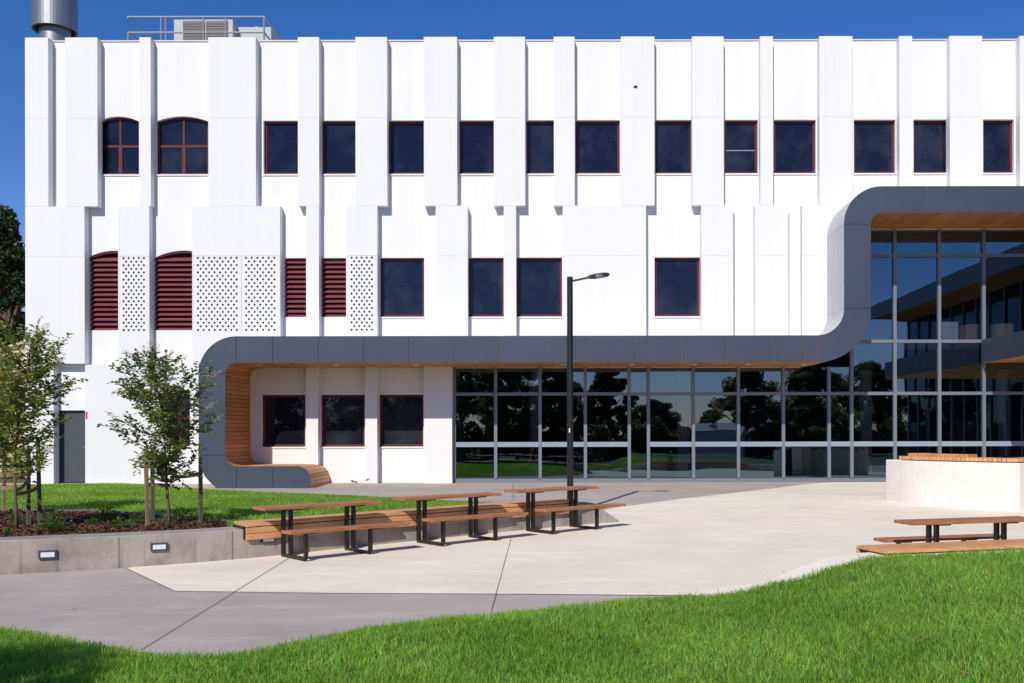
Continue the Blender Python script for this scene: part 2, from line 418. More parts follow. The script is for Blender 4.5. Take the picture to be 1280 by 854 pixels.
for i,(a,b) in enumerate(lower):
    bot = wz(454.5, PY) if i == 0 else (wz(455,PY) if i in (1,) else ZBT-.08)
    if i == 0: pilaster(a, b, wz(453.5,PY), ZJ-.002, (JL, wz(425,PY)))
    elif i in (1,2,4):
        o, x0, x1 = pilaster(a, b, wz(455,PY)+.002 if i in (1,2) else ZBT-.08, ZJ-.002, perf=perf_z)
        perforated(o, x0, x1, *perf_z, split=wx(302,PY) if i == 2 else None, redx=(wx(268,PY),wx(292,PY)) if i == 2 else None)
    else: pilaster(a, b, ZBT-.08, ZJ-.002, (JL,))
# ground floor front blocks on the left
gb = MB(); gb.box(wx(32,PY), wx(67,PY), -PIL, .02, -.02, wz(453.5,PY)-.002); gb.build('pilaster', M['white2'], B)
gb = MB(); holes_wall(gb, wx(106.5,PY), wx(330,PY)-1.0, -.02, wz(455,PY), [(wx(213),wx(242),wz(557),wz(487))], -PIL, -.002); gb.build('plinth_wall', M['white2'], B)
for a,b in [(382.5,397.5),(456.5,471.5),(530,565)]:
    pilaster(a, b, -.02, wz(459.5)+.02, ())

# --- windows
def window(x0, x1, z0, z1, y=.15, fw=.07, cross=False, arch=None, blind=None, panemat=None):
    fr = MB(); d0, d1 = y-.03, y+.05
    zt = z1
    fr.box(x0, x0+fw, d0, d1, z0+fw, zt); fr.box(x1-fw, x1, d0, d1, z0+fw, zt); fr.box(x0, x1, d0-.02, d1, z0, z0+fw)
    if arch is None: fr.box(x0+fw, x1-fw, d0, d1, zt-fw, zt)
    else:
        pts = arch_pts(x0, x1, arch, z1)
        for (xa,za),(xb,zb) in zip(pts,pts[1:]):
            fr.prism_xz([(xa,za-fw),(xb,zb-fw),(xb,zb),(xa,za)], d0-.004, d1)
    if cross:
        xc = (x0+x1)/2; zc = z0 + (z1-z0)*.505
        fr.box(xc-.03, xc+.03, d0+.003, d1-.003, z0+fw, zt-fw*.5)
        fr.box(x0+fw, x1-fw, d0+.006, d1-.006, zc-.035, zc+.035)
        fr.box(xc-.055, xc+.055, d0+.001, d1-.001, z0+fw, zc-.035)
    w = fr.build('window', M['red'], B)
    pn = MB(); pn.box(x0+fw*.5, x1-fw*.5, y, y+.012, z0+fw*.5, zt-.004)
    p = pn.build('pane', M['winglass'], w)
    a = random.uniform(-.006,.006)
    sl = MB(); sl.box(x0-.02, x1+.02, -.03, y-.052, z0-.045, z0-.001); sl.build('sill', M['white2'], w)
    if blind:
        bl = MB(); bl.box(x0+fw, x1-fw, y-.012, y-.002, blind-.012, blind+.012); bl.build('glazing_bar', M['strip'], w)
    return w
for i,(a,b) in enumerate(WU):
    window(wx(a), wx(b), zU[0], zA if i < 2 else zU[1], cross=i < 2, arch=wz(151) if i < 2 else None, blind=wz(187) if i == 9 else None)
for a,b in WM: window(wx(a), wx(b), *zM)
for a,b in WG: window(wx(a), wx(b), *zG)
window(wx(214), wx(241.5), wz(557), wz(487), y=-.06, cross=True)
for a,b,arc in LV:
    x0,x1 = wx(a),wx(b); z0 = zLb if arc else zM[0]; z1 = wz(319) if arc else zM[1]
    mb = MB(); mb.box(x0, x1, .24, .3, z0, zLA if arc else z1)
    lv = mb.build('louvre', M['dark'], B)
    bl = MB(); n = 15 if arc else 12
    for k in range(n):
        zc = z0 + (k+.4)*(z1-z0)/n
        bl.obox(((x0+x1)/2, .115, zc), ((x1-x0)/2-.003,0,0), (0,.07,.058), (0,-.005,.006))
    bl.build('blade', M['louvre'], lv)
    if arc:
        hd = MB(); pts = arch_pts(x0 if a > 150 else wx(108), wx(268 if a > 150 else 180), wz(322), zLA)
        for (xa,za),(xb,zb) in zip(pts,pts[1:]):
            if xb < x0 or xa > x1: continue
            hd.prism_xz([(max(xa,x0),za-.05),(min(xb,x1),zb-.05),(min(xb,x1),zb-.002),(max(xa,x0),za-.002)], .05, .2)
        hd.build('head_frame', M['louvre'], lv)
# --- door
dr = MB(); dr.box(wx(75), wx(105.5), .10, .15, .02, wz(513)); d_o = dr.build('door', M['door'], B)
fr = MB(); fr.box(wx(72), wx(75), .02, .16, .0, wz(512)); fr.box(wx(105.5), wx(106.4), .02, .16, .0, wz(512)); fr.box(wx(75), wx(105.5), .02, .16, wz(513)+.002, wz(512)); fr.build('frame', M['door'], d_o)
h = MB(); h.bar((wx(104.8),.05,1.05),(wx(101.8),.05,1.05),.02,.02); h.bar((wx(104.3),.10,1.05),(wx(104.3),.05,1.05),.025,.025); h.build('handle', M['steel'], d_o)
sg = MB(); sg.box(wx(107.2,PY), wx(109.4,PY), -PIL-.008, -PIL, wz(523), wz(514)); sg.build('fire_sign', M['signred'], B)
vt = MB(); vt.box(wx(793,PY), wx(797.5,PY), -PIL-.006, -PIL, wz(110.5,PY), wz(107.3,PY)); vt.build('wall_vent', M['dark'], B)
lf = MB(); lf.box(XL-.36, XL-.02, .30, .42, wz(424), wz(420)); lf.box(XL-.12, XL+.01, .33, .39, wz(428), wz(423)); lf.build('flood_light', M['trim'], B)

# --- ribbon canopy: centre outline as two offset curves
def arc(cx, cz, r, a0, a1, n=14): return [(cx+r*math.cos(R(a0+(a1-a0)*k/n)), cz+r*math.sin(R(a0+(a1-a0)*k/n))) for k in range(n+1)]
def bx(px): return wx(px, YB)
def bz(py): return wz(py, YB)
T = 33.5*YB/F
cTL = (bx(295.5), bz(467)); cBL = (bx(295.5), bz(568.5)); rO = 47.3*YB/F; rI = rO - T
cS1 = (bx(1022), bz(386.3)); s1I = .724; s1O = s1I + T
cS2 = (bx(1103), bz(281)); s2O = 47.5*YB/F; s2I = s2O - T
zbot = bz(612)
XBE = 16.6
bot_c = (bx(371), bz(583.2)-.40)
# path with left/right sides: list of (outer, inner) pairs from bench end to far right
pairs = []
xe = bx(388.5)
zi_b = cBL[1]-rI; zo_b = cBL[1]-rO
ren = .38
def seg(*ps): pairs.extend(ps)
# bench end is handled by a rounded nose
nose = [(xe-ren+ren*math.sin(R(a)), zi_b-ren+ren*math.cos(R(a))) for a in range(90,-1,-10)]
bench_poly = [(cBL[0],zo_b),(xe,zo_b)] + nose + [(cBL[0],zi_b)]
arcBL = list(zip(arc(*cBL,rO,270,180), arc(*cBL,rI,270,180)))
arcTL = list(zip(arc(*cTL,rO,180,90), arc(*cTL,rI,180,90)))
arcS1 = list(zip(arc(*cS1,s1I,270,360), arc(*cS1,s1O,270,360)))      # outer(top-left) side first
arcS2 = list(zip(arc(*cS2,s2O,180,90), arc(*cS2,s2I,180,90)))
def lin(pa, pb, ts): return [tuple(tuple(pa[k][i]+(pb[k][i]-pa[k][i])*t for i in (0,1)) for k in (0,1)) for t in ts]
joint_x1 = [bx(p) for p in (341,398,454.6,511,568,625,681.8,738.5,795.3,852,909.4,967,1007)]
run1 = [((x,cTL[1]+rO),(x,cTL[1]+rI)) for x in joint_x1]
ztop1 = cTL[1]+rO
# keep S1 ends flush with run1
dz = (cS1[1]-s1I) - ztop1
arcS1 = [((o[0],o[1]-dz),(i[0],i[1]-dz)) for o,i in arcS1]
joint_x2 = [bx(p) for p in (1160,1218,1275.5,1333,1391)] + [XBE]
run2 = [((x,cS2[1]+s2O),(x,cS2[1]+s2I)) for x in joint_x2]
panels = []      # each: list of pairs
panels.append(arcBL)
panels.append([arcBL[-1], arcTL[0]])
panels.append(arcTL)
prev = arcTL[-1]
for p in run1: panels.append([prev,p]); prev = p
panels.append([prev, arcS1[0]]); panels.append(arcS1); panels.append([arcS1[-1],arcS2[0]]); panels.append(arcS2)
prev = arcS2[-1]
for p in run2: panels.append([prev,p]); prev = p
canopy = MB()
def quadstrip(mb, prs, y0, y1, eps=0):
    for k,(p,q) in enumerate(zip(prs,prs[1:])):
        (ox,oz),(ix,iz) = p; (qx,qz),(jx,jz) = q
        mb.add([(ox,y0,oz),(ix,y0,iz),(jx,y0,jz),(qx,y0,qz),(ox,y1,oz),(ix,y1,iz),(jx,y1,jz),(qx,y1,qz)],
               [(0,1,2,3),(7,6,5,4),(3,7,4,0),(1,5,6,2)] + ([(0,4,5,1)] if k == 0 else []) + ([(3,2,6,7)] if k == len(prs)-2 else []))
def inset(prs, e):
    (o,i) = prs[0]; (o2,i2) = prs[1]
    def mv(a,b): v = Vector((b[0]-a[0],b[1]-a[1])); L = max(v.length,1e-6); return (a[0]+v.x/L*e, a[1]+v.y/L*e)
    out = list(prs); out[0] = (mv(o,o2), mv(i,i2))
    o,i = prs[-1]; o2,i2 = prs[-2]; out[-1] = (mv(o,o2), mv(i,i2))
    return out
def shrink(prs, e):
    res = []
    for o,i in prs:
        v = Vector((i[0]-o[0], i[1]-o[1])).normalized(); res.append(((o[0]+v.x*e,o[1]+v.y*e),(i[0]-v.x*e,i[1]-v.y*e)))
    return res
allp = [q for p in panels for q in p[:-1]] + [panels[-1][-1]]
core = MB(); quadstrip(core, shrink(allp,.025), -BAND+.02, -.0)
bp_in = [(cBL[0],zo_b+.025),(xe-.025,zo_b+.025)] + [(x-.02,z-.02) for x,z in nose] + [(cBL[0],zi_b-.025)]
core.prism_xz(bp_in, -BAND+.02, 0)
can = core.build('ribbon_canopy', M['brass'], B)
for p in panels:
    mb = MB(); quadstrip(mb, inset(p,.006), -BAND, -BAND+.019); mb.build('fascia_panel', M['slate'], can)
mb = MB()
for a,b in ((cBL[0]+.006, bx(341)-.006),):
    mb.prism_xz([(a,zo_b),(b,zo_b),(b,zi_b),(a,zi_b)], -BAND, -BAND+.019)
mb.build('fascia_panel', M['slate'], can)
mb = MB(); mb.prism_xz([(bx(341)+.006,zo_b),(xe,zo_b)]+nose+[(bx(341)+.006,zi_b)], -BAND, -BAND+.019); mb.build('fascia_panel', M['slate'], can)
# outer skin (pale cladding seen on the S bend and the top)
def skin(pts, name, m, y0, y1, t, boards=None, gap=.006, flip=False):
    """lay strips of thickness t along a polyline (x,z); boards = width of each board"""
    dist = [0]
    for a,b in zip(pts,pts[1:]): dist.append(dist[-1]+math.hypot(b[0]-a[0],b[1]-a[1]))
    def at(s):
        s = max(0,min(dist[-1],s))
        for k in range(len(pts)-1):
            if s <= dist[k+1]+1e-9:
                u = (s-dist[k])/max(1e-9,dist[k+1]-dist[k]); a,b = pts[k],pts[k+1]
                d = Vector((b[0]-a[0],b[1]-a[1])).normalized()
                return Vector((a[0]+(b[0]-a[0])*u, a[1]+(b[1]-a[1])*u)), Vector((-d.y,d.x))*(-1 if flip else 1)
    n = max(1,int(round(dist[-1]/boards))); mb = MB()
    for k in range(n):
        p,n1 = at(dist[-1]*k/n+gap/2); q,n2 = at(dist[-1]*(k+1)/n-gap/2)
        pr = [(p.x,p.y),(q.x,q.y),(q.x+n2.x*t,q.y+n2.y*t),(p.x+n1.x*t,p.y+n1.y*t)]
        mb.prism_xz(pr if flip else pr[::-1], y0, y1)
    return mb.build(name, m, can)
e = .0
for ya,yb2 in ((-BAND+.022,-1.30),(-1.275,-.62),(-.595,-.01)):
    skin([o for o,i in shrink(arcS1,.0245)], 'side_cladding', M['slate2'], ya, yb2, .0235, .10, 0)
    skin([o for o,i in shrink([arcS1[-1],arcS2[0]],.0245)], 'side_cladding', M['slate2'], ya, yb2, .0235, 9, .012)
    skin([o for o,i in shrink(arcS2,.0245)], 'side_cladding', M['slate2'], ya, yb2, .0235, .10, 0)
skin([o for o,i in shrink(arcTL[-1:]+run1+arcS1[:1],.0245)], 'top_flashing', M['slate2'], -BAND+.022, -.01, .024, 1.2, .006)
skin([o for o,i in shrink(arcS2[-1:]+run2,.0245)], 'top_flashing', M['slate2'], -BAND+.022, -.01, .024, 1.2, .006)
skin([o for o,i in shrink(arcBL+arcTL,.0245)], 'side_cladding', M['slate2'], -BAND+.022, -.01, .024, .6, .006)
# timber linings: wall side, soffit, bench
inner_left = [(x,z) for x,z in [(cBL[0],zi_b)]] + [i for o,i in arcBL[1:]] + [i for o,i in arcTL]
skin([i for o,i in shrink(arcBL+arcTL,.0245)], 'timber_lining', M['soffit'], -BAND+.022, -.01, .0235, .115, .013, flip=True)
skin([i for o,i in shrink(arcTL[-1:]+run1+arcS1[:1],.0245)], 'timber_soffit', M['soffit'], -BAND+.022, -.01, .0235, .09, .008, flip=True)
skin([i for o,i in shrink(arcS1,.0245)], 'timber_soffit', M['soffit'], -BAND+.022, -.01, .0235, .09, .008, flip=True)
skin([i for o,i in shrink(arcS1[-1:]+arcS2,.0245)], 'timber_lining', M['soffit'], -BAND+.022, -.01, .0235, .09, .008, flip=True)
skin([i for o,i in shrink(arcS2[-1:]+run2,.0245)], 'timber_soffit', M['soffit'], -BAND+.022, -.01, .0235, .09, .008, flip=True)
bench_line = [(xe-.0245, zo_b+.01)] + [(x-.0245,z-.0245) if k else (x-.0245,z) for k,(x,z) in enumerate(nose)] + [(cBL[0]+.003, zi_b-.0245)]
skin(bench_line, 'bench_slats', M['seat'], -BAND+.022, -.01, .0235, .10, .012, flip=True)
dl = MB()
for px in (323,420,520,705,790,868,935,1005):
    dl.lathe([(.0,-.012),(.07,-.012),(.085,0)], 14, (wx(px,D-1.2), -1.2, ztop1-T-.0005))
dl.build('downlight', M['trim'], can)

# --- curtain wall
CW = MB(); CW.box(XG0+.02, XCR, -.03, .09, .0, .11); cw = CW.build('curtain_wall', M['alu'], B)
mull = [568,619.7,675.2,731.7,786.5,810.4,866.6,922.8,979,1036,1064.3,1118.3,1174,1229.5,1285,1340,1396]
trz = [.11, wz(555.6), wz(492.6), wz(427.5), wz(320.4), 7.34]
mx = [wx(p) for p in mull] + [XCR-.1]
def mtop(x): return ZS+.02 if x < wx(1060) else 7.34
for x in mx:
    mb = MB(); mb.box(x-.045, x+.045, -.06, .08, .112, mtop(x)); mb.build('mullion', M['alu'], cw)
for j,z in enumerate(trz[1:5]):
    for k in range(len(mx)-1):
        a, b = mx[k]+.046, mx[k+1]-.046
        if z > 3.3 and a < wx(1060): continue
        if j == 0 and (mull[k] in (786.5,1340,1396) or k >= len(mull)-1): continue
        t = .07 if j == 0 else .045
        mb = MB(); mb.box(a, b, -.045, .06, z-t, z+t); mb.build('transom', M['strip'] if j == 0 else M['alu'], cw)
rows1 = [.11, wz(492.6), ZS+.01]; rows2 = [.11, wz(492.6), wz(427.5), wz(320.4), 7.34]
for k in range(len(mx)-1):
    rows = rows1 if mx[k+1] <= wx(1066) else rows2
    for z0,z1 in zip(rows,rows[1:]):
        mb = MB(); a,b = mx[k],mx[k+1]; w,h = (b-a)/2, (z1-z0)/2
        cx,cz = (a+b)/2,(z0+z1)/2
        ty, tx = random.gauss(0,.0016), random.gauss(0,.0016)
        mb.add([(cx-w,.02-ty*w-tx*h,cz-h),(cx+w,.02+ty*w-tx*h,cz-h),(cx+w,.02+ty*w+tx*h,cz+h),(cx-w,.02-ty*w+tx*h,cz+h)],[(0,1,2,3)])
        mb.build('pane', M['curtain'], cw)
mb = MB(); mb.box(mx[0]-.1, mx[0]-.046, -.05, .3, 0, ZS); mb.build('jamb', M['slate'], cw)

# --- interior behind the glass
i1 = MB(); i1.box(XG0-.5, XCR+1, .33, 9, -.06, .012); i1.build('interior_floor', M['carpet'], B)
i2 = MB(); i2.box(XG0-.5, XCR+1, 9, 9.2, 0, 7.6); i2.box(XG0-.6, XG0-.4, .33, 9, 0, 3.5); i2.box(XCR+.5, XCR+.7, .33, 9, 0, 7.5)
i2.box(6.3, 6.5, .33, 9, 3.72, 7.6); i2.build('interior_wall', M['intwall'], B)
i3 = MB(); i3.box(XG0-.5, 6.3, .33, 9, 3.46, 3.7); i3.box(6.3, XCR+1, .33, 9, 7.4, 7.6); i3.build('interior_ceiling', M['intwall'], B)
i4 = MB(); i4.box(6.6, XCR+1, .34, 8.9, 3.83, 4.10); i4.build('upper_slab', M['intwall'], B)
i5 = MB()
for x in (-1.2, 3.6, 9.5, 14): i5.lathe([(.2,.01),(.2,3.44)], 20, (x, 3.2, 0))
i5.build('interior_column', M['intwhite'], B)

# --- right hand wing: balcony band (in frame) and the upper ribbon turning towards the plaza (seen mirrored)
wing = MB(); xb = 11.9
def wingband(x, y0, y1, z0, z1, name, n):
    mb = MB(); L = (y1-y0)/n
    for k in range(n): mb.box(x, x+.03, y0+k*L+.006, y0+(k+1)*L-.006, z0, z1)
    mb.build('fascia_panel', M['slate'], wg)
wc = MB(); wc.box(xb+.025, 17.4, -9.0, -.08, 3.472, 4.11); wg = wc.build('balcony', M['brass'], B)
wingband(xb, -9.0, -.08, 3.455, 4.12, 'b', 13)
sf = MB()
for k in range(60): sf.box(xb+.04+k*.09, xb+.04+k*.09+.082, -8.98, -.09, 3.456, 3.471)
sf.build('timber_soffit', M['soffit'], wg)
wc = MB(); wc.box(16.03, 18.4, -24, -BAND-.01, 7.385, 8.08); wg = wc.build('wing_canopy', M['brass'], B)
wingband(16.0, -24, -BAND-.01, 7.36, 8.1, 'w', 18)
sf = MB()
for k in range(25): sf.box(16.04+k*.09, 16.04+k*.09+.082, -23.98, -BAND-.03, 7.36, 7.384)
sf.build('timber_soffit', M['soffit'], wg)
wgl = MB(); wgl.box(17.9, 18.0, -24, -.5, 0, .12); wcw = wgl.build('wing_glazing', M['slate2'], B)
for k in range(16):
    mb = MB(); mb.box(17.86, 17.98, -24+k*1.5, -24+k*1.5+.09, .12, 7.35); mb.build('mullion', M['alu'], wcw)
mb = MB(); mb.box(17.93, 17.95, -24, -.5, .12, 7.35); mb.build('pane', M['winglass'], wcw)
mb = MB(); mb.box(18.5, 24, -24, -.01, 0, 8.6); mb.build('wing_wall', M['white'], B)

# --- chairs and furniture inside
def tub_chair(loc, rz, m, label):
    t = thing('tub_chair', label, 'chair', loc, rz, 'lounge chairs behind the glass'); t.scale = (.8,.8,.72)
    s = MB(); s.box(-.32,.32,-.3,.3,.2,.42); s.build('seat', m, t, bevel=.04)
    b = MB(); n = 10
    for k in range(n):
        a0 = R(-20+220*k/n); a1 = R(-20+220*(k+1)/n)
        b.add([(r*math.cos(a),r*math.sin(a),z) for z in (.2,.8) for r,a in ((.36,a0),(.36,a1),(.43,a1),(.43,a0))],[(0,3,2,1),(4,5,6,7),(0,1,5,4),(2,3,7,6),(1,2,6,5),(3,0,4,7)])
    b.build('backrest', m, t)
    for x,y in ((-.26,-.24),(.26,-.24),(-.26,.24),(.26,.24)):
        l = MB(); l.tube([(x,y,.2),(x*1.1,y*1.1,0)],[.02,.012],8); l.build('leg', M['black'], t)
    return t
def side_chair(loc, rz, m, label):
    t = thing('side_chair', label, 'chair', loc, rz, 'red chairs behind the glass')
    s = MB(); s.box(-.24,.24,-.24,.24,.42,.47); s.build('seat', m, t, bevel=.015)
    b = MB(); b.obox((0,.27,.72),(.23,0,0),(0,.018,0),(0,.07,.24)); b.build('backrest', m, t, bevel=.015)
    for x,y in ((-.21,-.21),(.21,-.21),(-.21,.21),(.21,.21)):
        l = MB(); l.tube([(x,y,.42),(x*1.1,y*1.1,0)],.013,8); l.build('leg', M['black'], t)
UZ = 4.102
tub_chair((wx(1182,30.3), D+1.1, UZ), R(70), M['chair_tan'], 'tan tub chair upstairs behind glass, just right of the white cabinet')
tub_chair((wx(1212,30.3), D+1.2, UZ), R(200), M['chair_tan'], 'tan tub chair upstairs, partly behind the mullion beside the balcony edge')
tub_chair((wx(1247,30.3), D+1.0, UZ), R(160), M['chair_tan'], 'tan tub chair upstairs above the grey balcony fascia')
side_chair((wx(655,30.2), D+1.1, .013), R(-100), M['chair_red'], 'red chair behind lower glass left of the lamp post')
side_chair((wx(752,30.2), D+1.15, .013), R(95), M['chair_red'], 'red chair behind lower glass right of the lamp post')
cb = thing('storage_cabinet', 'white cabinet standing upstairs behind the tall glazing', 'cabinet', (wx(1183,29.9), D+.8, UZ))
mb = MB(); mb.box(-.24,.24,-.2,.2,.06,.62); mb.build('body', M['intwhite'], cb)
mb = MB(); mb.box(-.235,.235,-.215,-.201,.07,.61); mb.build('door', M['intwhite'], cb)
mb = MB(); mb.box(-.22,.22,-.18,.18,0,.06); mb.build('plinth', M['black'], cb)
def desk(px, label):
    t = thing('desk', label, 'desk', (wx(px,32), D+3, .013), 0, 'desks behind the glass')
    mb = MB(); mb.box(-.8,.8,-.35,.35,.70,.735); mb.build('desktop', M['desk'], t)
    for x in (-.72,.72):
        mb = MB(); mb.box(x-.02,x+.02,-.3,.3,0,.70); mb.build('leg', M['black'], t)
desk(1098, 'brown desk behind glass left of the curved concrete wall')
desk(1150, 'brown desk behind glass above the curved concrete wall')

# ================================================================== ROOF PLANT
ZR = ZT - .5
fl = thing('exhaust_flue', 'round stainless steel exhaust flue on the roof corner', 'flue', (wx(69.5,31.6), 31.6, ZR))
k = 31.6/F
mb = MB(); mb.lathe([(.46,0),(.46,wz(30,31.6)-ZR)], 40); mb.build('stack', M['steel'], fl, smooth=True)
mb = MB(); zb_ = wz(38,31.6)-ZR; zt_ = wz(-5,31.6)-ZR
mb.lathe([(.60,zb_),(.66,zb_),(.66,zt_),(.28,zt_+.03)], 48); mb.lathe([(.60,zb_),(.60,zt_-.05)], 48); mb.build('shroud', M['steel'], fl)
mb = MB(); mb.lathe([(.30,zt_+.0),(.30,zt_+.8),(.0,zt_+.8)], 32); mb.build('outlet', M['steel'], fl, smooth=False)
gr = thing('roof_guard_rail', 'grey metal guard rail around the roof plant', 'railing', (0,D+1.2,ZR))
YR = D+1.2
def rail(name, a, b, r=.028):
    mb = MB(); mb.tube([a,b], r, 8); mb.build(name, M['galv'], gr)
x0,x1 = wx(161,YR), wx(331,YR); zt = wz(20.5,YR)-ZR; zm = wz(40,YR)-ZR
x2,x3 = wx(188,34.5), wx(350,34.5)
for z in (zt,zm):
    rail('rail', (x0,0,z),(x1,0,z)); rail('rail', (x0,0,z),(x0+.1,4.0,z)); rail('rail', (x1,0,z),(x1+.02,4.0,z))
for x in (x0+.45*(x1-x0)*0+1.0, wx(208,YR), wx(255,YR), wx(283,YR)):
    rail('post', (x,0,0),(x,0,zt))
rail('post', (x0,0,.0),(x0,0,zm)); rail('post',(x1,0,0),(x1,0,zt)); rail('post',(x1+.02,4,0),(x1+.02,4,zt)); rail('post',(x0+.1,4,0),(x0+.1,4,zt))
YA = D+2.6
ac = thing('rooftop_condenser', 'tall pale rooftop condenser with grey slatted coil behind the guard rail', 'air conditioner', (wx(255,YA),YA,ZR))
hw = 37*YA/F; zt = wz(23.5,YA)-ZR
mb = MB(); mb.box(-hw,hw,0,1.0,.0,zt); mb.build('casing', M['ac'], ac, bevel=.02)
mb = MB()
for k in range(2):
    xa = -hw+.30 + k*(hw*2-.42)/2; xb2 = xa+(hw*2-.42)/2-.03
    mb.box(xa, xb2, -.010, -.001, .1, zt-.05)
    for j in range(26): mb.box(xa, xb2, -.024, -.011, .11+j*(zt-.18)/26, .11+j*(zt-.18)/26+.03)
mb.build('coil_grille', M['acgrille'], ac)
YA = D+3
ac = thing('rooftop_air_unit', 'lower pale rooftop air unit with black fan cap, right of the condenser', 'air conditioner', (wx(316,YA),YA,ZR))
hw = 24*YA/F; zt = wz(33,YA)-ZR
mb = MB(); mb.box(-hw,hw,0,1.1,0,zt); mb.build('casing', M['ac'], ac, bevel=.02)
mb = MB(); mb.lathe([(.34,zt),(.32,zt+.1),(.22,zt+.13),(0,zt+.14)], 24, (.05,.5,0)); mb.build('fan_cap', M['black'], ac)

# ================================================================== GROUND
def sheet(name, pts, zoff, m, kind='structure', thick=0):
    me = bpy.data.meshes.new(name); me.from_pydata([(x,y,gz(y)+zoff) for x,y in pts],[],[tuple(range(len(pts)))])
    me.materials.append(m); o = bpy.data.objects.new(name, me); COL.objects.link(o); o['kind'] = kind
    return o
mb = MB()
ys = [-400,-60,4,29,60,700]
for a,b in zip(ys,ys[1:]):
    za, zb2 = (gz(a) if a > 0 else -.52)-.06, (gz(b) if b > 0 else -.52)-.06
    mb.add([(-700,a,za),(700,a,za),(700,b,zb2),(-700,b,zb2)],[(0,1,2,3)])
structure(mb.build('ground', M['ground']))
sheet('path', [(-26,4),(26,4),(26,29.2),(-26,29.2)], 0, M['path'])
# cream plaza paving
cream_px = [(157,709.6),(218,738.6),(420,741.5),(640,743),(880,745.5),(1000,752),(1290,760),(1500,760),(1700,610),(1420,602.5),(1040,603.6),(1000,607),(940,614),(850,624),(775,634),(720,645)]
cp = [gp(*p) for p in cream_px] + [gp(656,655),gp(520,668),gp(345,688),gp(250,697)]
sheet('plaza', cp, .004, M['plaza'])
def joint(a, b, w=.009, z=.008):
    (xa,ya),(xb,yb) = gp(*a),gp(*b); d = Vector((xb-xa,yb-ya)).normalized(); n = Vector((-d.y,d.x))*w/2
    return sheet('paving_joint', [(xa+n.x,ya+n.y),(xa-n.x,ya-n.y),(xb-n.x,yb-n.y),(xb+n.x,yb+n.y)], z, M['joint'])
joint((362,697),(176,812)); joint((639,672),(612,771)); joint((157,709.8),(218,738.8),.012); joint((218,738.6),(420,741.5),.008); joint((420,741.5),(640,743),.008)
joint((640,743),(880,745.5),.012); joint((1000,607),(775,634),.01); joint((641,604),(641,624),.012)

# ---- left retaining wall
W_px = [(-130,727),(-60,722),(0,717.6),(75,713.8),(148,709.4),(225,704.5),(300,698.5),(345,694.5),(430,685),(520,676),(590,669),(656,662.7),(715,657.4),(742,655)]
def smooth(pts, it=2):
    for _ in range(it):
        o = [pts[0]]
        for a,b in zip(pts,pts[1:]):
            o += [tuple(a[i]*.75+b[i]*.25 for i in range(len(a))), tuple(a[i]*.25+b[i]*.75 for i in range(len(a)))]
        pts = o+[pts[-1]]
    return pts
Wg = smooth([gp(*p) for p in W_px])
def norms(pts):
    out = []
    for i in range(len(pts)):
        a = Vector(pts[max(i-1,0)]); b = Vector(pts[min(i+1,len(pts)-1)]); d = (b-a).normalized(); out.append(Vector((-d.y,d.x)))
    return out
Wn = norms(Wg)
def wtop(X): return .13 + .05*max(0,min(1,(X+5)/5))
def strip_mesh(mb, pts, ns, lo, hi, z0f, z1f):
    """solid strip along a polyline between offsets lo..hi, z0f/z1f functions of index"""
    o = len(mb.v); n = len(pts)
    for i,(p,nn) in enumerate(zip(pts,ns)):
        for off,z in ((lo,z0f(i)),(hi,z0f(i)),(hi,z1f(i)),(lo,z1f(i))):
            mb.v.append((p[0]+nn.x*off, p[1]+nn.y*off, z))
    for i in range(n-1):
        for k in range(4):
            k2 = (k+1)%4; mb.f.append((o+i*4+k2, o+i*4+k, o+(i+1)*4+k, o+(i+1)*4+k2)); mb.mi.append(0)
    mb.f.append((o,o+1,o+2,o+3)); mb.mi.append(0)
    q = o+(n-1)*4; mb.f.append((q+3,q+2,q+1,q)); mb.mi.append(0)
WT = .5
rw = thing('retaining_wall', 'low grey stained concrete retaining wall with recessed lights below the garden bed', 'retaining wall', (0,0,0))
body = MB()
endp = Wg[-1]; tail = gp(774,653.2)
Wall_pts = Wg + [tail]; Wall_n = norms(Wall_pts); nW = len(Wall_pts)
def z1(i):
    if i == nW-1: return gz(Wall_pts[i][1])+.03
    return wtop(Wall_pts[i][0])
strip_mesh(body, Wall_pts, Wall_n, 0, WT, lambda i: gz(Wall_pts[i][1])-.15, z1)
body.build('wall_body', M['wallcon'], rw, bevel=.012)
def at_px(px, pts=Wg, ns=Wn, off=0):
    best = min(range(len(pts)), key=lambda i: abs(VX + pts[i][0]*F/pts[i][1] - px))
    i = best; a = pts[i]; j = i+1 if VX+a[0]*F/a[1] < px else i-1
    b = pts[j]; pa = VX+a[0]*F/a[1]; pb = VX+b[0]*F/b[1]; t = (px-pa)/(pb-pa)
    p = Vector((a[0]+(b[0]-a[0])*t, a[1]+(b[1]-a[1])*t)); return p, ns[i]
for px,py in ((59.5,692),(198.5,682.6),(334.5,673)):
    p,n = at_px(px); z = EYE-(py-VY)*p.y/F; d = Vector((n.y,-n.x)); 
    f = MB(); c = Vector((p.x,p.y,z)); n3 = Vector((n.x,n.y,0)); d3 = Vector((d.x,d.y,0))
    f.obox(c-n3*.012, d3*.105, n3*.02, Vector((0,0,.052))); l = f.build('wall_light', M['slate'], rw, bevel=.004)
    f = MB(); f.obox(c-n3*.034, d3*.078, n3*.004, Vector((0,0,.030))); f.build('lens', M['lens'], l)
for px in (148,290,520): # casting joints
    p,n = at_px(px); d = Vector((n.y,-n.x)); f = MB(); zt = wtop(p.x); zb3 = gz(p.y)
    f.obox((p.x-n.x*.0015,p.y-n.y*.0015,(zt+zb3)/2-.006), (d.x*.006,d.y*.006,0), (n.x*.003,n.y*.003,0), (0,0,(zt-zb3)/2-.01)); f.build('casting_joint', M['joint'], rw)

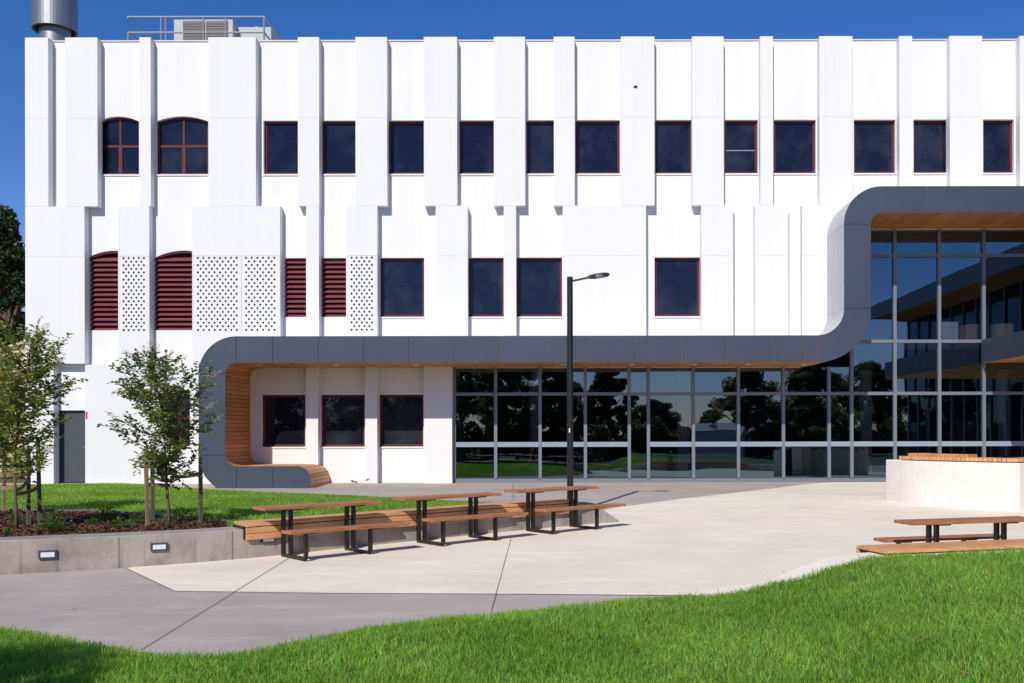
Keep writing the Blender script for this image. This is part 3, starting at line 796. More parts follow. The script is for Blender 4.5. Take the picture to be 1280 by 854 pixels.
# timber seat on the wall
s_i = [i for i in range(len(Wg)) if 296 <= VX+Wg[i][0]*F/Wg[i][1] <= 718]
p0,n0 = at_px(306); p1,n1 = at_px(717)
Sp = [(p0.x,p0.y)] + [Wg[i] for i in s_i if 310 < VX+Wg[i][0]*F/Wg[i][1] < 713] + [(p1.x,p1.y)]
Sn = norms(Sp)
seat = thing('timber_wall_seat', 'long blond timber seat on the left retaining wall behind the picnic tables', 'bench', (0,0,0))
for k in range(4):
    mb = MB(); strip_mesh(mb, Sp, Sn, -.065+k*.135, -.065+k*.135+.128, lambda i: wtop(Sp[i][0])+.034, lambda i: wtop(Sp[i][0])+.078); mb.build('seat_board', M['seat'], seat, bevel=.004)
for k in range(2):
    mb = MB(); strip_mesh(mb, Sp, Sn, -.064, -.022, lambda i: wtop(Sp[i][0])+.028-(k+1)*.088, lambda i: wtop(Sp[i][0])+.022-k*.088); mb.build('front_board', M['seat'], seat, bevel=.004)
mb = MB()
for i in range(0,len(Sp)): 
    p,n = Sp[i],Sn[i]
    mb.obox((p[0]+n.x*.22,p[1]+n.y*.22,wtop(p[0])+.0165),(n.x*.22,n.y*.22,0),(n.y*.03,-n.x*.03,0),(0,0,.016))
    mb.obox((p[0]-n.x*.011,p[1]-n.y*.011,wtop(p[0])-.06),(n.x*.010,n.y*.010,0),(n.y*.025,-n.x*.025,0),(0,0,.075))
mb.build('bracket', M['black'], seat)

# ---- left bed: mulch and lawn as ruled strips
NX = 60
pxs = np.linspace(-128, 741, NX)
front = []
for px in pxs:
    p,n = at_px(px, Wall_pts, Wall_n); t = WT-.03
    front.append(Vector((p.x+n.x*t, p.y+n.y*t, wtop(p.x)-.05 + (gz(p.y)+.03-wtop(p.x)+.05)*max(0,min(1,(px-706)/34)))))
back_px = [(-135,606.5),(0,606.5),(100,604.6),(150,604.2),(195,607),(230,610.5),(300,614.5),(400,618.5),(500,623.5),(600,630),(700,639),(775,648)]
def interp(tab, x):
    for (a,ya),(b,yb) in zip(tab,tab[1:]):
        if a <= x <= b: return ya+(yb-ya)*(x-a)/(b-a)
    return tab[-1][1] if x > tab[-1][0] else tab[0][1]
edge_px = [(-135,638),(0,638),(60,638.5),(100,639),(150,641.5),(200,645),(250,649),(285,652.5),(300,655)]
back, edge = [], []
for px,f in zip(pxs,front):
    y = interp(back_px,px); X,Y = gp(px,y); back.append(Vector((X,Y,gz(Y)+.015)))
    if px < 295:
        ye = interp(edge_px,px); z = .075; Y = (EYE-z)*F/(ye-VY); X = (px-VX)*Y/F
        if Y < f.y+.1: e_ = f.copy()
        else: e_ = Vector((X,Y,z))
    else: e_ = f.copy()
    edge.append(e_)
def ruled(name, A, Bp, m, n=10, crown=0, zo=0):
    mb = MB()
    for a,b in zip(A,Bp):
        for k in range(n+1):
            p = a.lerp(b,k/n); mb.v.append((p.x,p.y,p.z+zo+crown*math.sin(math.pi*k/n)))
    for i in range(len(A)-1):
        for k in range(n):
            q = i*(n+1)+k; mb.f.append((q,q+n+1,q+n+2,q+1)); mb.mi.append(0)
    return mb.build(name, m, smooth=True)
mi_ = [i for i,px in enumerate(pxs) if px < 310]
structure(ruled('mulch_bed', [front[i] for i in mi_], [edge[i] for i in mi_], M['mulch'], zo=0))
structure(ruled('lawn', edge, back, M['soilgrass'], crown=.05, zo=-.012))
ed = MB()
for a,b in zip([edge[i] for i in mi_],[edge[i] for i in mi_][1:]): ed.bar((a.x,a.y,a.z),(b.x,b.y,b.z),.012,.09)
tag(ed.build('lawn_edging', M['edging']), 'thin dark edging strip between mulch bed and lawn', 'edging')

# blades of grass
def blades(name, P, Hh, wid, lean, label=None, m=None):
    """P: (n,3) roots; three-vertex-pair bent blades"""
    n = len(P); ang = rng.uniform(0,2*np.pi,n); la = rng.uniform(0,2*np.pi,n)
    h = Hh*rng.uniform(.5,1.2,n)*np.where(rng.uniform(0,1,n) < .06, 1.45, 1.0); w = wid*rng.uniform(.7,1.3,n); ln = lean*rng.uniform(.1,1.0,n)*h
    dx = np.cos(ang)*w/2; dy = np.sin(ang)*w/2; lx = np.cos(la)*ln; ly = np.sin(la)*ln
    V = np.zeros((n,5,3))
    V[:,0] = P + np.stack([-dx,-dy,0*dx],1); V[:,1] = P + np.stack([dx,dy,0*dx],1)
    V[:,2] = P + np.stack([dx*.8+lx*.35,dy*.8+ly*.35,h*.6],1); V[:,3] = P + np.stack([-dx*.8+lx*.35,-dy*.8+ly*.35,h*.6],1)
    V[:,4] = P + np.stack([lx,ly,h*np.sqrt(np.clip(1-(ln/h)**2*.5,.3,1))],1)
    me = bpy.data.meshes.new(name); me.vertices.add(n*5); me.vertices.foreach_set('co', V.reshape(-1).astype(np.float32))
    base = (np.arange(n)*5)[:,None]
    loops = np.concatenate([base+np.array([[0,1,2,3]]), base+np.array([[3,2,4]])],1).reshape(-1)
    me.loops.add(n*7); me.loops.foreach_set('vertex_index', loops.astype(np.int32))
    me.polygons.add(n*2); st = np.stack([np.arange(n)*7, np.arange(n)*7+4],1).reshape(-1)
    me.polygons.foreach_set('loop_start', st.astype(np.int32))
    me.update(calc_edges=True); me.validate()
    me.materials.append(m or M['grass'])
    o = bpy.data.objects.new(name, me); COL.objects.link(o); return o
# far lawn
tri = []; area = []
ea = np.array([tuple(v) for v in edge]); ba = np.array([tuple(v) for v in back])
seglen = np.linalg.norm(ba-ea,axis=1)*np.linalg.norm(np.gradient((ea+ba)/2,axis=0),axis=1); pr = seglen/seglen.sum()
n = 150000
ii = rng.choice(NX-1, n, p=(pr[:-1]/pr[:-1].sum())); u = rng.uniform(0,1,n); v = rng.uniform(0,1,n)
e0 = ea[ii]*(1-u[:,None])+ea[ii+1]*u[:,None]; b0 = ba[ii]*(1-u[:,None])+ba[ii+1]*u[:,None]
P = e0*(1-v[:,None])+b0*v[:,None]; P[:,2] += .05*np.sin(np.pi*v)-.015
tag(blades('lawn_grass', P, .055, .010, .8), 'bright green lawn grass behind the mulch bed and wall', 'grass', kind='stuff')

# ---- foreground lawn
L_px = [(-140,772),(0,788),(60,799),(120,811),(180,821),(230,826),(290,824),(345,812),(420,799),(510,783),(600,774),(700,764),(800,754),(900,750),(955,745)]
Lg = [gp(*p) for p in L_px] + [(2.55,10.75),(3.1,11.02),(3.55,11.22),(4.3,11.42),(5.5,11.76),(7.2,12.25),(10.5,13.2)]
Lg = smooth(Lg,2)
def sstep(a,b,x):
    t = np.clip((x-a)/(b-a),0,1); return t*t*(3-2*t)
def yedge(X): return np.interp(X, [p[0] for p in Lg], [p[1] for p in Lg])
def lawnz(X,Y):
    X = np.asarray(X,float); Y = np.asarray(Y,float)
    base = .018*Y-.521+.012
    mound = sstep(1.5,3.5,X)
    hi = .05
    edge_d = np.clip((yedge(X)-Y)/1.2,0,1)
    z = base + mound*(hi-base)
    z = z + .10*np.sin(edge_d*np.pi/2)*(1-mound)*1.0 + .02*np.sin(X*2.1+Y*1.3)*edge_d
    return z
gx = np.linspace(-9,10.5,120); mb = MB(); ny = 26
for x in gx:
    ye = float(yedge(x))
    for k in range(ny+1):
        y = ye + (-3.0-ye)*(k/ny)**1.3; mb.v.append((x,y,float(lawnz(x,y))))
for i in range(len(gx)-1):
    for k in range(ny):
        q = i*(ny+1)+k; mb.f.append((q,q+1,q+ny+2,q+ny+1)); mb.mi.append(0)
structure(mb.build('lawn_mound', M['soilgrass'], smooth=True))
n = 620000
X = rng.uniform(-6.8,8.2,n); Yv = 5.0 + 8.4*rng.uniform(0,1,n)
keep = (Yv < yedge(X)-rng.uniform(-.01,.05,n)) & (np.abs((X+.46*0))*F/Yv < 760) & ((X*F/Yv) > -760) & ((X*F/Yv) < 610) & (rng.uniform(0,1,n) < np.clip(6.2/Yv+.12,0,1))
X = X[keep]; Yv = Yv[keep]
P = np.stack([X,Yv,lawnz(X,Yv)-.004],1)
tuft = .5+.5*np.sin(X*5.3+np.sin(Yv*4.1)*2)*np.sin(Yv*6.7+np.sin(X*3.7)*2)
tag(blades('lawn_grass', P, .070*(.75+.5*tuft), .0062, .85), 'long green grass of the foreground lawn', 'grass', kind='stuff')
# kerb and timber seat at the right lawn
Kp = smooth([gp(880,748),gp(930,744),(2.4,10.87),(3.0,11.14),(3.5,11.38),(4.4,11.66),(5.6,12.0),(7.4,12.55),(10.6,13.5)],2); Kn = norms(Kp)
def ktop(i):
    X = Kp[i][0]; t = float(sstep(1.5,3.5,X)); return gz(Kp[i][1])+.015 + t*(.045-gz(Kp[i][1])-.015)
kb = thing('lawn_kerb_wall', 'sloping concrete kerb wall edging the right foreground lawn', 'kerb', (0,0,0))
mb = MB(); strip_mesh(mb, Kp, Kn, -.10, .34, lambda i: gz(Kp[i][1])-.1, ktop); mb.build('wall_body', M['plaza'], kb, bevel=.01)
s2 = thing('timber_wall_seat', 'blond timber seat on the kerb wall half hidden by lawn at right', 'bench', (0,0,0))
ax = Vector((2.24,.66,0)).normalized(); ay = Vector((-ax.y,ax.x,0)); o0 = Vector((3.58,11.40,0))
for k in range(4):
    mb = MB(); c = o0 + ax*2.4 + ay*(.068+k*.137); c.z = .085; mb.obox(c, ax*2.4, ay*.064, Vector((0,0,.021))); mb.build('seat_board', M['seat'], s2, bevel=.004)
mb = MB()
for k in range(6):
    c = o0+ax*(.06+k*.9)+ay*.27; c.z = .035; mb.obox(c, ax*.03, ay*.25, Vector((0,0,.029)))
mb.build('bracket', M['black'], s2)
mb = MB(); c = o0 + ax*2.4 + ay*.565; c.z=.03; mb.obox(c, ax*2.4, ay*.018, Vector((0,0,.07))); mb.build('front_board', M['seat'], s2)

# ================================================================== PICNIC TABLES
def picnic(loc, rz, label, group='picnic tables on the plaza', side=-1, flip=False):
    """origin at ground between the four posts, x along the table; bench on the -y side"""
    t = thing('picnic_table', label, 'picnic table', loc, rz, group)
    for k in range(3):
        mb = MB(); mb.box(-.93,.93,-.195+k*.131,-.195+k*.131+.125,.662,.702); mb.build('table_board', M['table'], t, bevel=.004)
    for k in range(2):
        y = side*.64-.135+k*.137
        mb = MB(); mb.box(-.93+.08,1.01,y,y+.131,.375,.415); mb.build('seat_board', M['table'], t, bevel=.004)
    for sx in (-1,1):
        xa = -.56 if sx < 0 else .44
        for d in (0,.11):
            mb = MB(); mb.box(xa+d-.022,xa+d+.022,-.03,.03,.0,.645); mb.build('post', M['black'], t)
        mb = MB(); mb.box(xa-.03,xa+.2,-.17,.17,.646,.661); mb.build('top_bracket', M['black'], t)
        y0,y1 = sorted((side*.031,side*.645))
        mb = MB(); mb.box(xa-.022,xa+.022,y0,y1,.0,.04); mb.build('foot', M['black'], t)
        y0,y1 = side*.615, side*.67
        mb = MB(); mb.box(xa-.022,xa+.022,min(y0,y1),max(y0,y1),.041,.362); mb.build('bench_leg', M['black'], t)
        mb = MB(); mb.box(xa-.03,xa+.12,side*.64-.12,side*.64+.12,.3625,.3745); mb.build('seat_bracket', M['black'], t)
    return t
def place(A, C, Dp, label):
    A,C,Dp = [Vector((*gp(*p),0)) for p in (A,C,Dp)]
    d = (Dp-C).normalized(); ang = R(43)
    d = Vector((math.cos(ang),math.sin(ang),0)); pr = Vector((math.sin(ang),-math.cos(ang),0))
    # average of the three measured feet
    o = ((A + d*.56) + (C + d*.56 - pr*.645) + (Dp - d*.44 - pr*.645))/3
    return picnic((o.x,o.y,gz(o.y)+.006), ang, label)
place((350.1,696.2),(384,701.7),(464.8,693),'slim brown timber picnic table with bench, nearest of the three along the wall')
place((519.2,679),(556.2,683.3),(620.7,676),'slim brown timber picnic table with bench, middle of the three along the wall')
place((656.6,665.5),(694,668),(746.8,662.2),'slim brown timber picnic table with bench, in front of the lamp post')
t4 = picnic((4.98,12.55,gz(12.55)-.045), R(16), 'brown timber picnic table by the right lawn edge, legs behind the timber seat', side=1)

# ================================================================== LAMP POST
lx, ly = wx(712.7,20.0), 20.0
lp = thing('lamp_post', 'tall black lamp post with a single arm behind the picnic tables', 'street lamp', (lx,ly,gz(ly)))
zt = wz(347.5,20)-gz(20)
mb = MB(); mb.tube([(0,0,0),(0,0,zt)], [.066,.060], 20); mb.build('pole', M['black'], lp)
mb = MB(); mb.tube([(0,0,zt),(0,0,zt+.02)], [.064,.05], 20); mb.build('cap', M['black'], lp)
mb = MB(); mb.lathe([(.16,0),(.16,.02),(.07,.03)], 20); mb.build('base_plate', M['black'], lp)
zl = zt-.06
mb = MB(); mb.tube([(.05,0,zl),(.42,0,zl+.075)], .022, 10); mb.build('arm', M['black'], lp)
mb = MB()
prof = [(.34,.03,.04),(.40,.05,.07),(.52,.11,.085),(.66,.13,.08),(.77,.10,.055),(.80,.03,.03)]
o = len(mb.v)
for x,w,hh in prof:
    zc = zl+.075+(x-.42)*.13
    mb.v += [(x,-w,zc-hh*.4),(x,w,zc-hh*.4),(x,w*.7,zc+hh*.6),(x,-w*.7,zc+hh*.6)]
for i in range(len(prof)-1):
    for k in range(4): mb.f.append((o+i*4+k,o+i*4+(k+1)%4,o+i*4+4+(k+1)%4,o+i*4+4+k)); mb.mi.append(0)
mb.f.append((o+3,o+2,o+1,o)); mb.mi.append(0); q=o+(len(prof)-1)*4; mb.f.append((q,q+1,q+2,q+3)); mb.mi.append(0)
hd = mb.build('lamp_head', M['black'], lp, bevel=.006)
mb = MB(); mb.obox((.62,0,zl+.075+.2*.13-.034),(.1,0,.013),(0,.07,0),(0,0,.003)); mb.build('lens', M['lens'], hd)
mb = MB(); mb.box(-.026,.0,-.072,-.062,1.62,1.70); mb.build('number_plate', M['trim'], lp)

# ================================================================== CURVED CONCRETE WALL (right)
Cp_px = [(1107,626.5),(1130,630.2),(1160,633.4),(1215,637.6),(1274,641)]
Cg = smooth([gp(*p) for p in Cp_px],2); Cn = norms(Cg)
cwl = thing('curved_planter_wall', 'pale curved concrete planter wall at right in front of the glazing', 'planter wall', (0,0,0))
ctop = .825
mb = MB(); strip_mesh(mb, Cg, Cn, 0, .40, lambda i: gz(Cg[i][1])-.1, lambda i: ctop); mb.build('wall_body', M['palecon'], cwl, bevel=.02)
e0_ = Vector(Cg[-1]); e1_ = e0_+Vector((1.9,1.25)); q = [tuple(e0_+Vector((.004,.002))),tuple(e1_)]
mb = MB(); strip_mesh(mb, q, norms(q), 0, .40, lambda i: gz(q[i][1])-.1, lambda i: ctop-.002); mb.build('return_wall', M['palecon'], cwl, bevel=.02)
p,n_ = at_px(1160, Cg, Cn); d = Vector((n_.y,-n_.x))
mb = MB(); mb.obox((p.x-n_.x*.001,p.y-n_.y*.001,(ctop+gz(p.y))/2-.01),(d.x*.006,d.y*.006,0),(n_.x*.003,n_.y*.003,0),(0,0,(ctop-gz(p.y))/2-.012)); mb.build('casting_joint', M['plaza'], cwl)
cs = thing('curved_slat_seat', 'curved seat of short timber slats on the pale concrete wall', 'bench', (0,0,0))
mb = MB()
def slats(pts, off0, off1, z, w=.085):
    ds = [0]
    for a,b in zip(pts,pts[1:]): ds.append(ds[-1]+math.hypot(b[0]-a[0],b[1]-a[1]))
    ns_ = norms(pts); s = 0
    while s < ds[-1]-w:
        k = max(i for i in range(len(ds)-1) if ds[i] <= s+w/2); u = (s+w/2-ds[k])/(ds[k+1]-ds[k])
        p = Vector(pts[k]).lerp(Vector(pts[k+1]),u); nn = ns_[k].lerp(ns_[k+1],u).normalized(); d = Vector((nn.y,-nn.x))
        c = p+nn*(off0+off1)/2
        mb.obox((c.x,c.y,z),(d.x*w*.46,d.y*w*.46,0),(nn.x*(off1-off0)/2,nn.y*(off1-off0)/2,0),(0,0,.036)); s += w*1.10
i0 = min(range(len(Cg)), key=lambda i: abs(VX+Cg[i][0]*F/Cg[i][1]-1122))
slats(Cg[i0:], .05, .55, ctop+.056)
slats(q, .05, .55, ctop+.056)
mb.build('slats', M['seat'], cs)
mb = MB(); strip_mesh(mb, Cg[i0:], Cn[i0:], .12, .36, lambda i: ctop+.001, lambda i: ctop+.0195); mb.build('bearer', M['black'], cs)
mb = MB(); Hp = [(p[0]+n.x*.57,p[1]+n.y*.57) for p,n in zip(Cg,Cn)]
Hp = [p for p in Hp if 1122 < VX+p[0]*F/p[1] < 1217]
slats(Hp, 0, .40, ctop+.108); mb.build('upper_slats', M['seat'], cs)
mb = MB(); Hn = norms(Hp); strip_mesh(mb, Hp, Hn, .05, .36, lambda i: gz(Hp[i][1])-.1, lambda i: ctop+.0715); mb.build('upper_wall', M['palecon'], cs)

# ================================================================== TREES AND PLANTS
def leaf_mesh(mb, p, d, up, L, W):
    d = d.normalized(); s = d.cross(up)
    if s.length < 1e-3: s = d.orthogonal()
    s.normalize(); u = s.cross(d)
    a = p; b = p+d*L*.5+s*W*.5+u*W*.18; c = p+d*L-u*L*.12; e = p+d*L*.5-s*W*.5+u*W*.18; m_ = p+d*L*.5
    o = len(mb.v); mb.v += [tuple(a),tuple(b),tuple(c),tuple(e),tuple(m_)]
    mb.f += [(o,o+4,o+1),(o+4,o+2,o+1),(o,o+3,o+4),(o+4,o+3,o+2)]; mb.mi += [mb.cur]*4
def rvec(): return Vector((random.gauss(0,1),random.gauss(0,1),random.gauss(0,1))).normalized()
def young_tree(loc, h, prof, nbr, label, lm, seed, flowers=None, lean=0, hs=None, group='young staked trees'):
    """prof(t)-> crown radius at height fraction; branches rise from the stem, twigs carry opposite leaves"""
    random.seed(seed)
    t = thing('crape_myrtle', label, 'tree', loc, 0, group)
    tr = MB(); pts = []; h0 = hs or h*.28
    for k in range(9):
        f = k/8; pts.append((lean*f*f+.03*math.sin(f*6+seed), .02*math.cos(f*5+seed), h*.9*f))
    tr.tube(pts, [.024*(1-f*.8)+.003 for f in [k/8 for k in range(9)]], 8)
    def stem(z):
        f = max(0,min(.999,z/(h*.9)))*8; k = int(f); u = f-k
        return Vector(pts[k]).lerp(Vector(pts[min(k+1,8)]),u)
    lv = MB(); fw = MB()
    for b in range(nbr):
        f = (b+.5)/nbr; z = h0 + (h*.86-h0)*f; base = stem(z); a = b*2.4+random.uniform(-.5,.5)
        rr = prof((z)/h)*random.uniform(.75,1.2)
        rise = rr*random.uniform(.3,.9)+.05*h*f
        tip = base + Vector((math.cos(a)*rr, math.sin(a)*rr, rise))
        mid = base.lerp(tip,.5)+Vector((0,0,-.04*rr))+rvec()*.03
        tr.tube([base,mid,tip],[.010,.006,.002],5)
        def along(u): return (base.lerp(mid,u*2) if u < .5 else mid.lerp(tip,(u-.5)*2))
        ntw = 10+int(rr*17)
        for k in range(ntw):
            u = .12+.88*k/(ntw-1); q = along(u); dd = (tip-base).normalized()
            tw = (dd*.5+rvec()*.8+Vector((0,0,.25))).normalized(); L = random.uniform(.10,.28)
            nl = int(L/.024)
            if k % 3 == 0: tr.tube([q,q+tw*L],[.003,.0012],3,caps=False)
            for j in range(nl):
                w = q+tw*L*(j+1)/nl
                s = tw.cross(Vector((0,0,1))).normalized()*(1 if j%2 else -1)
                leaf_mesh(lv, w, (s+tw*.6+rvec()*.5), (Vector((0,0,1))+rvec()*.7), random.uniform(.065,.110), random.uniform(.036,.060))
        if flowers and random.random() < flowers[0]:
            for j in range(90):
                c = tip+Vector((math.cos(a),math.sin(a),.7))*random.uniform(0,.18)+rvec()*random.uniform(0,.055)
                leaf_mesh(fw, c, rvec(), rvec(), .02, .016)
    # leading shoots at the top
    top = stem(h*.89)
    for k in range(5):
        d = (Vector((random.gauss(0,.28),random.gauss(0,.28),1))).normalized(); L = h*random.uniform(.08,.17)
        tr.tube([top-Vector((0,0,.12)),top+d*L],[.004,.0015],4,caps=False)
        for j in range(int(L/.016)):
            w = top+d*L*(j*.016/L); leaf_mesh(lv, w, (rvec()+Vector((0,0,.4))), rvec(), .07, .034)
        if flowers:
            for j in range(50): leaf_mesh(fw, top+d*(L+random.uniform(-.05,.1))+rvec()*.03, rvec(), rvec(), .018, .012)
    tr.build('trunk', M['bark'], t, smooth=True)
    lv.build('crown', lm, t)
    if flowers: fw.build('blossom', flowers[1], t)
    return t
def bed_z(X,Y): return .085
def from_px(px, py, z): Y = (EYE-z)*F/(py-VY); return Vector(((px-VX)*Y/F, Y, z))
def prof1(t): return .82*max(.10, math.sin(math.pi*min(1,max(0,(t-.12)/.98))**.85)**.9) * (1.0 if t < .5 else 1-.62*(t-.5)/.5)
tb = from_px(212.5,655,.085)
young_tree(tb, 2.62, lambda t: prof1(t)*.92, 32, 'young staked crape myrtle with pale dry blossoms beside the grey canopy end', M['leaf'], 3, (.42,M['blossom']), lean=-.30, hs=.55)
ta = from_px(18.5,660,.085)
young_tree(ta, 2.85, lambda t: prof1(t)*.95, 34, 'young bright leaved crape myrtle in front of the cream house, left of the grey door', M['leaf2'], 8, (.18,M['blossom']), lean=.22, hs=.68)
tc = Vector((wx(-14,16.6),16.6,.078))
young_tree(tc, 2.7, lambda t: prof1(t)*1.0, 24, 'young pink flowering tree at the far left edge, behind the other staked tree', M['leaf2'], 12, (.6,M['pinkflower']), lean=.1, hs=.9)

def stake(px, ytop, ybot, label, old=False, lean=0, w=.05):
    p = from_px(px,ybot,.06); h = (ybot-ytop)*p.y/F
    mb = MB(); mb.tube([(0,0,-.1),(lean,0,h)], [w*.68,w*.66], 4); mb.tube([(lean,0,h),(lean,0,h+.015)],[w*.66,w*.3],4)
    o = mb.build('timber_stake', M['stake_old'] if old else M['stake'], loc=p); o.rotation_euler.z = R(45)
    tag(o, label, 'stake', 'timber tree stakes'); return p, h
S = {}
S['a'] = stake(184.5,560,659,'light raw timber stake left of the trunk of the blossoming tree', lean=-.03)
S['b'] = stake(190.5,579,655,'short grey timber stake behind the blossoming tree trunk', old=True)
S['c'] = stake(250.6,554,656,'dark weathered stake in front of the grey canopy end', old=True)
S['d'] = stake(35.5,557,657,'grey timber stake between the left tree trunk and the stake nearest the door', old=True)
S['e'] = stake(50,546,658,'grey timber stake nearest the grey door', old=True, lean=-.03)
S['f'] = stake(5,560,640,'pale timber stake at far left behind the front trunk')
S['g'] = stake(-16,566,656,'raw timber stake beyond the left frame edge')
def strap(a, b, za, zb, label, sag=.03):
    a = Vector((a.x,a.y,za)); b = Vector((b.x,b.y,zb)); mb = MB(); pts = []
    for k in range(7):
        f = k/6; p = a.lerp(b,f); p.z -= sag*math.sin(math.pi*f); pts.append(p)
    for p,q in zip(pts,pts[1:]): mb.bar(p,q,.012,.055)
    o = mb.build('tree_tie', M['strap']); tag(o, label, 'tree tie', 'hessian tree ties'); return o
def zpx(y, p): return EYE-(y-VY)*p.y/F
strap(S['a'][0], tb, zpx(605,S['a'][0]), zpx(606,tb), 'hessian tie from the light raw stake to the blossoming tree', .0)
strap(S['b'][0], tb+Vector((0,.03,0)), zpx(594,S['b'][0]), zpx(600,tb), 'hessian tie from the short grey stake to the blossoming tree')
strap(S['c'][0], tb+Vector((.03,0,0)), zpx(591,S['c'][0]), zpx(595,tb), 'long hessian tie from the dark stake by the canopy to the tree', .02)
strap(S['e'][0], ta+Vector((.02,-.02,0)), zpx(607,S['e'][0]), zpx(616,ta), 'wide hessian tie from the stake nearest the door to the left tree')
strap(S['d'][0], ta+Vector((.02,.03,0)), zpx(598,S['d'][0]), zpx(611,ta), 'hessian tie from the middle grey stake to the left tree')
strap(S['g'][0], ta+Vector((-.02,0,0)), zpx(606,S['g'][0]), zpx(607,ta), 'hessian tie reaching the left tree from the frame edge')

def clump(px, py, r, h, n, label):
    p = from_px(px,py,.08); t = MB(); 
    for k in range(n):
        d = Vector((random.gauss(0,.7),random.gauss(0,.7),random.uniform(.3,1))).normalized()
        q = Vector((d.x*r*random.random(), d.y*r*random.random(), h*random.uniform(.15,1)*max(.3,d.z)))
        leaf_mesh(t, q, (d+rvec()*.6), Vector((0,0,1))+rvec()*.5, random.uniform(.035,.065), random.uniform(.018,.032))
    for k in range(10): a = k*.63; t.tube([(0,0,-.02),(math.cos(a)*r*.6,math.sin(a)*r*.6,h*.7)],[.004,.002],4,caps=False)
    o = t.build('groundcover_plant', M['shrub'], loc=p); tag(o, label, 'plant', 'low plants in the mulch bed')
random.seed(21)
clump(67,664,.30,.28,520,'bushy low green plant beside the stake nearest the door')
clump(148,660,.26,.16,170,'flat green plant at the front of the mulch, left of the raw stake')
clump(135,650,.30,.22,200,'dark green low plant at the back of the mulch between the two trees')
clump(116,655,.14,.12,80,'tiny green plant in the mulch midway between the two trees')
clump(172,654,.20,.2,150,'low green plant just left of the raw stake')
clump(205,657,.14,.1,70,'tiny green plant at the foot of the blossoming tree')
clump(225,650,.24,.22,180,'green plant right of the blossoming tree trunk')
clump(258,654,.26,.16,160,'low green plant at the foot of the dark stake')
clump(24,653,.26,.2,170,'low green plant behind the left tree trunk')
clump(10,668,.1,.08,50,'tiny green plant at the left front of the mulch')
clump(290,651,.18,.13,260,'small green plant where the lawn meets the timber seat')
# white pebbles / petals in the mulch
# mulch chips
fa = np.array([tuple(front[i]) for i in mi_]); eb = np.array([tuple(edge[i]) for i in mi_])
n = 16000; ii = rng.integers(0,len(mi_)-1,n); u = rng.uniform(0,1,(n,1)); v = rng.uniform(0,1,(n,1))
P = (fa[ii]*(1-u)+fa[ii+1]*u)*(1-v)+(eb[ii]*(1-u)+eb[ii+1]*u)*v
a = rng.uniform(0,2*np.pi,n); L = rng.uniform(.012,.04,n); w = rng.uniform(.005,.014,n); tl = rng.normal(0,.35,n)
ux = np.stack([np.cos(a)*np.cos(tl),np.sin(a)*np.cos(tl),np.sin(tl)],1); vx_ = np.stack([-np.sin(a),np.cos(a),rng.normal(0,.4,n)],1)
P[:,2] += rng.uniform(.002,.02,n)
V = np.stack([P-ux*L[:,None]-vx_*w[:,None], P+ux*L[:,None]-vx_*w[:,None], P+ux*L[:,None]+vx_*w[:,None], P-ux*L[:,None]+vx_*w[:,None]],1).reshape(-1,3)
me = bpy.data.meshes.new('mulch_chips'); me.from_pydata(V.tolist(),[],(np.arange(n*4).reshape(n,4)).tolist()); me.materials.append(M['chip'])
o = bpy.data.objects.new('mulch_chips', me); COL.objects.link(o); tag(o, 'brown bark mulch chips covering the garden bed', 'mulch', kind='stuff')

# big trees: trunk, limbs and thousands of leaf faces in uneven clumps
def big_tree(loc, h, rad, label, lm, seed, nclump=60, leaf=.16, per=120, bottom=.2, column=False, group=None):
    random.seed(seed); r_ = np.random.default_rng(seed)
    t = thing('broadleaf_tree', label, 'tree', loc, 0, group)
    tr = MB(); tr.tube([(0,0,-.2),(.05,0,h*.3),(0,.1,h*.6),(.1,0,h*.85)],[h*.025,h*.02,h*.012,h*.004],8)
    cen = []
    for k in range(nclump):
        f = random.random(); z = h*(bottom+(1-bottom)*f)
        prof = math.sin(math.pi*min(.97,.12+f*.85))**.7 if not column else (1.0 if f < .6 else max(.12,1-(f-.6)/.42))
        rr = rad*prof*math.sqrt(random.random())*random.uniform(.75,1.12); a = random.uniform(0,6.28)
        c = Vector((math.cos(a)*rr, math.sin(a)*rr, z)); cen.append(c)
        if k % 3 == 0: tr.tube([(0,0,z*.65),tuple(c*.6+Vector((0,0,z*.36))),tuple(c)],[h*.008,h*.005,h*.002],5,caps=False)
    C_ = np.array([tuple(c) for c in cen]); n = nclump*per
    cs_ = rad*r_.uniform(.13,.30,nclump)
    idx = r_.integers(0,nclump,n); off = r_.normal(0,1,(n,3)); off /= np.linalg.norm(off,axis=1)[:,None]
    off *= (r_.uniform(0,1,(n,1))**.4); off[:,2] *= .7
    P = C_[idx]+off*cs_[idx][:,None]
    d1 = r_.normal(0,1,(n,3)); d1 /= np.linalg.norm(d1,axis=1)[:,None]; d2 = np.cross(d1, r_.normal(0,1,(n,3))); d2 /= np.linalg.norm(d2,axis=1)[:,None]
    s = leaf*r_.uniform(.5,1.2,(n,1))
    V = np.stack([P-d1*s*.5, P+d2*s*.28, P+d1*s*.5, P-d2*s*.28],1).reshape(-1,3)
    me = bpy.data.meshes.new('crown'); me.from_pydata(V.tolist(),[],np.arange(n*4).reshape(n,4).tolist()); me.materials.append(lm)
    tr.build('trunk', M['bark'], t)
    o = bpy.data.objects.new('crown', me); COL.objects.link(o); o.parent = t
    return t
big_tree((wx(2,42),42,0), 10.9, 1.75, 'tall dark narrow tree rising behind the left end of the white building', M['leafdark'], 5, 330, .20, 170, .06, column=True)
GM = 'trees mirrored in the glazing'
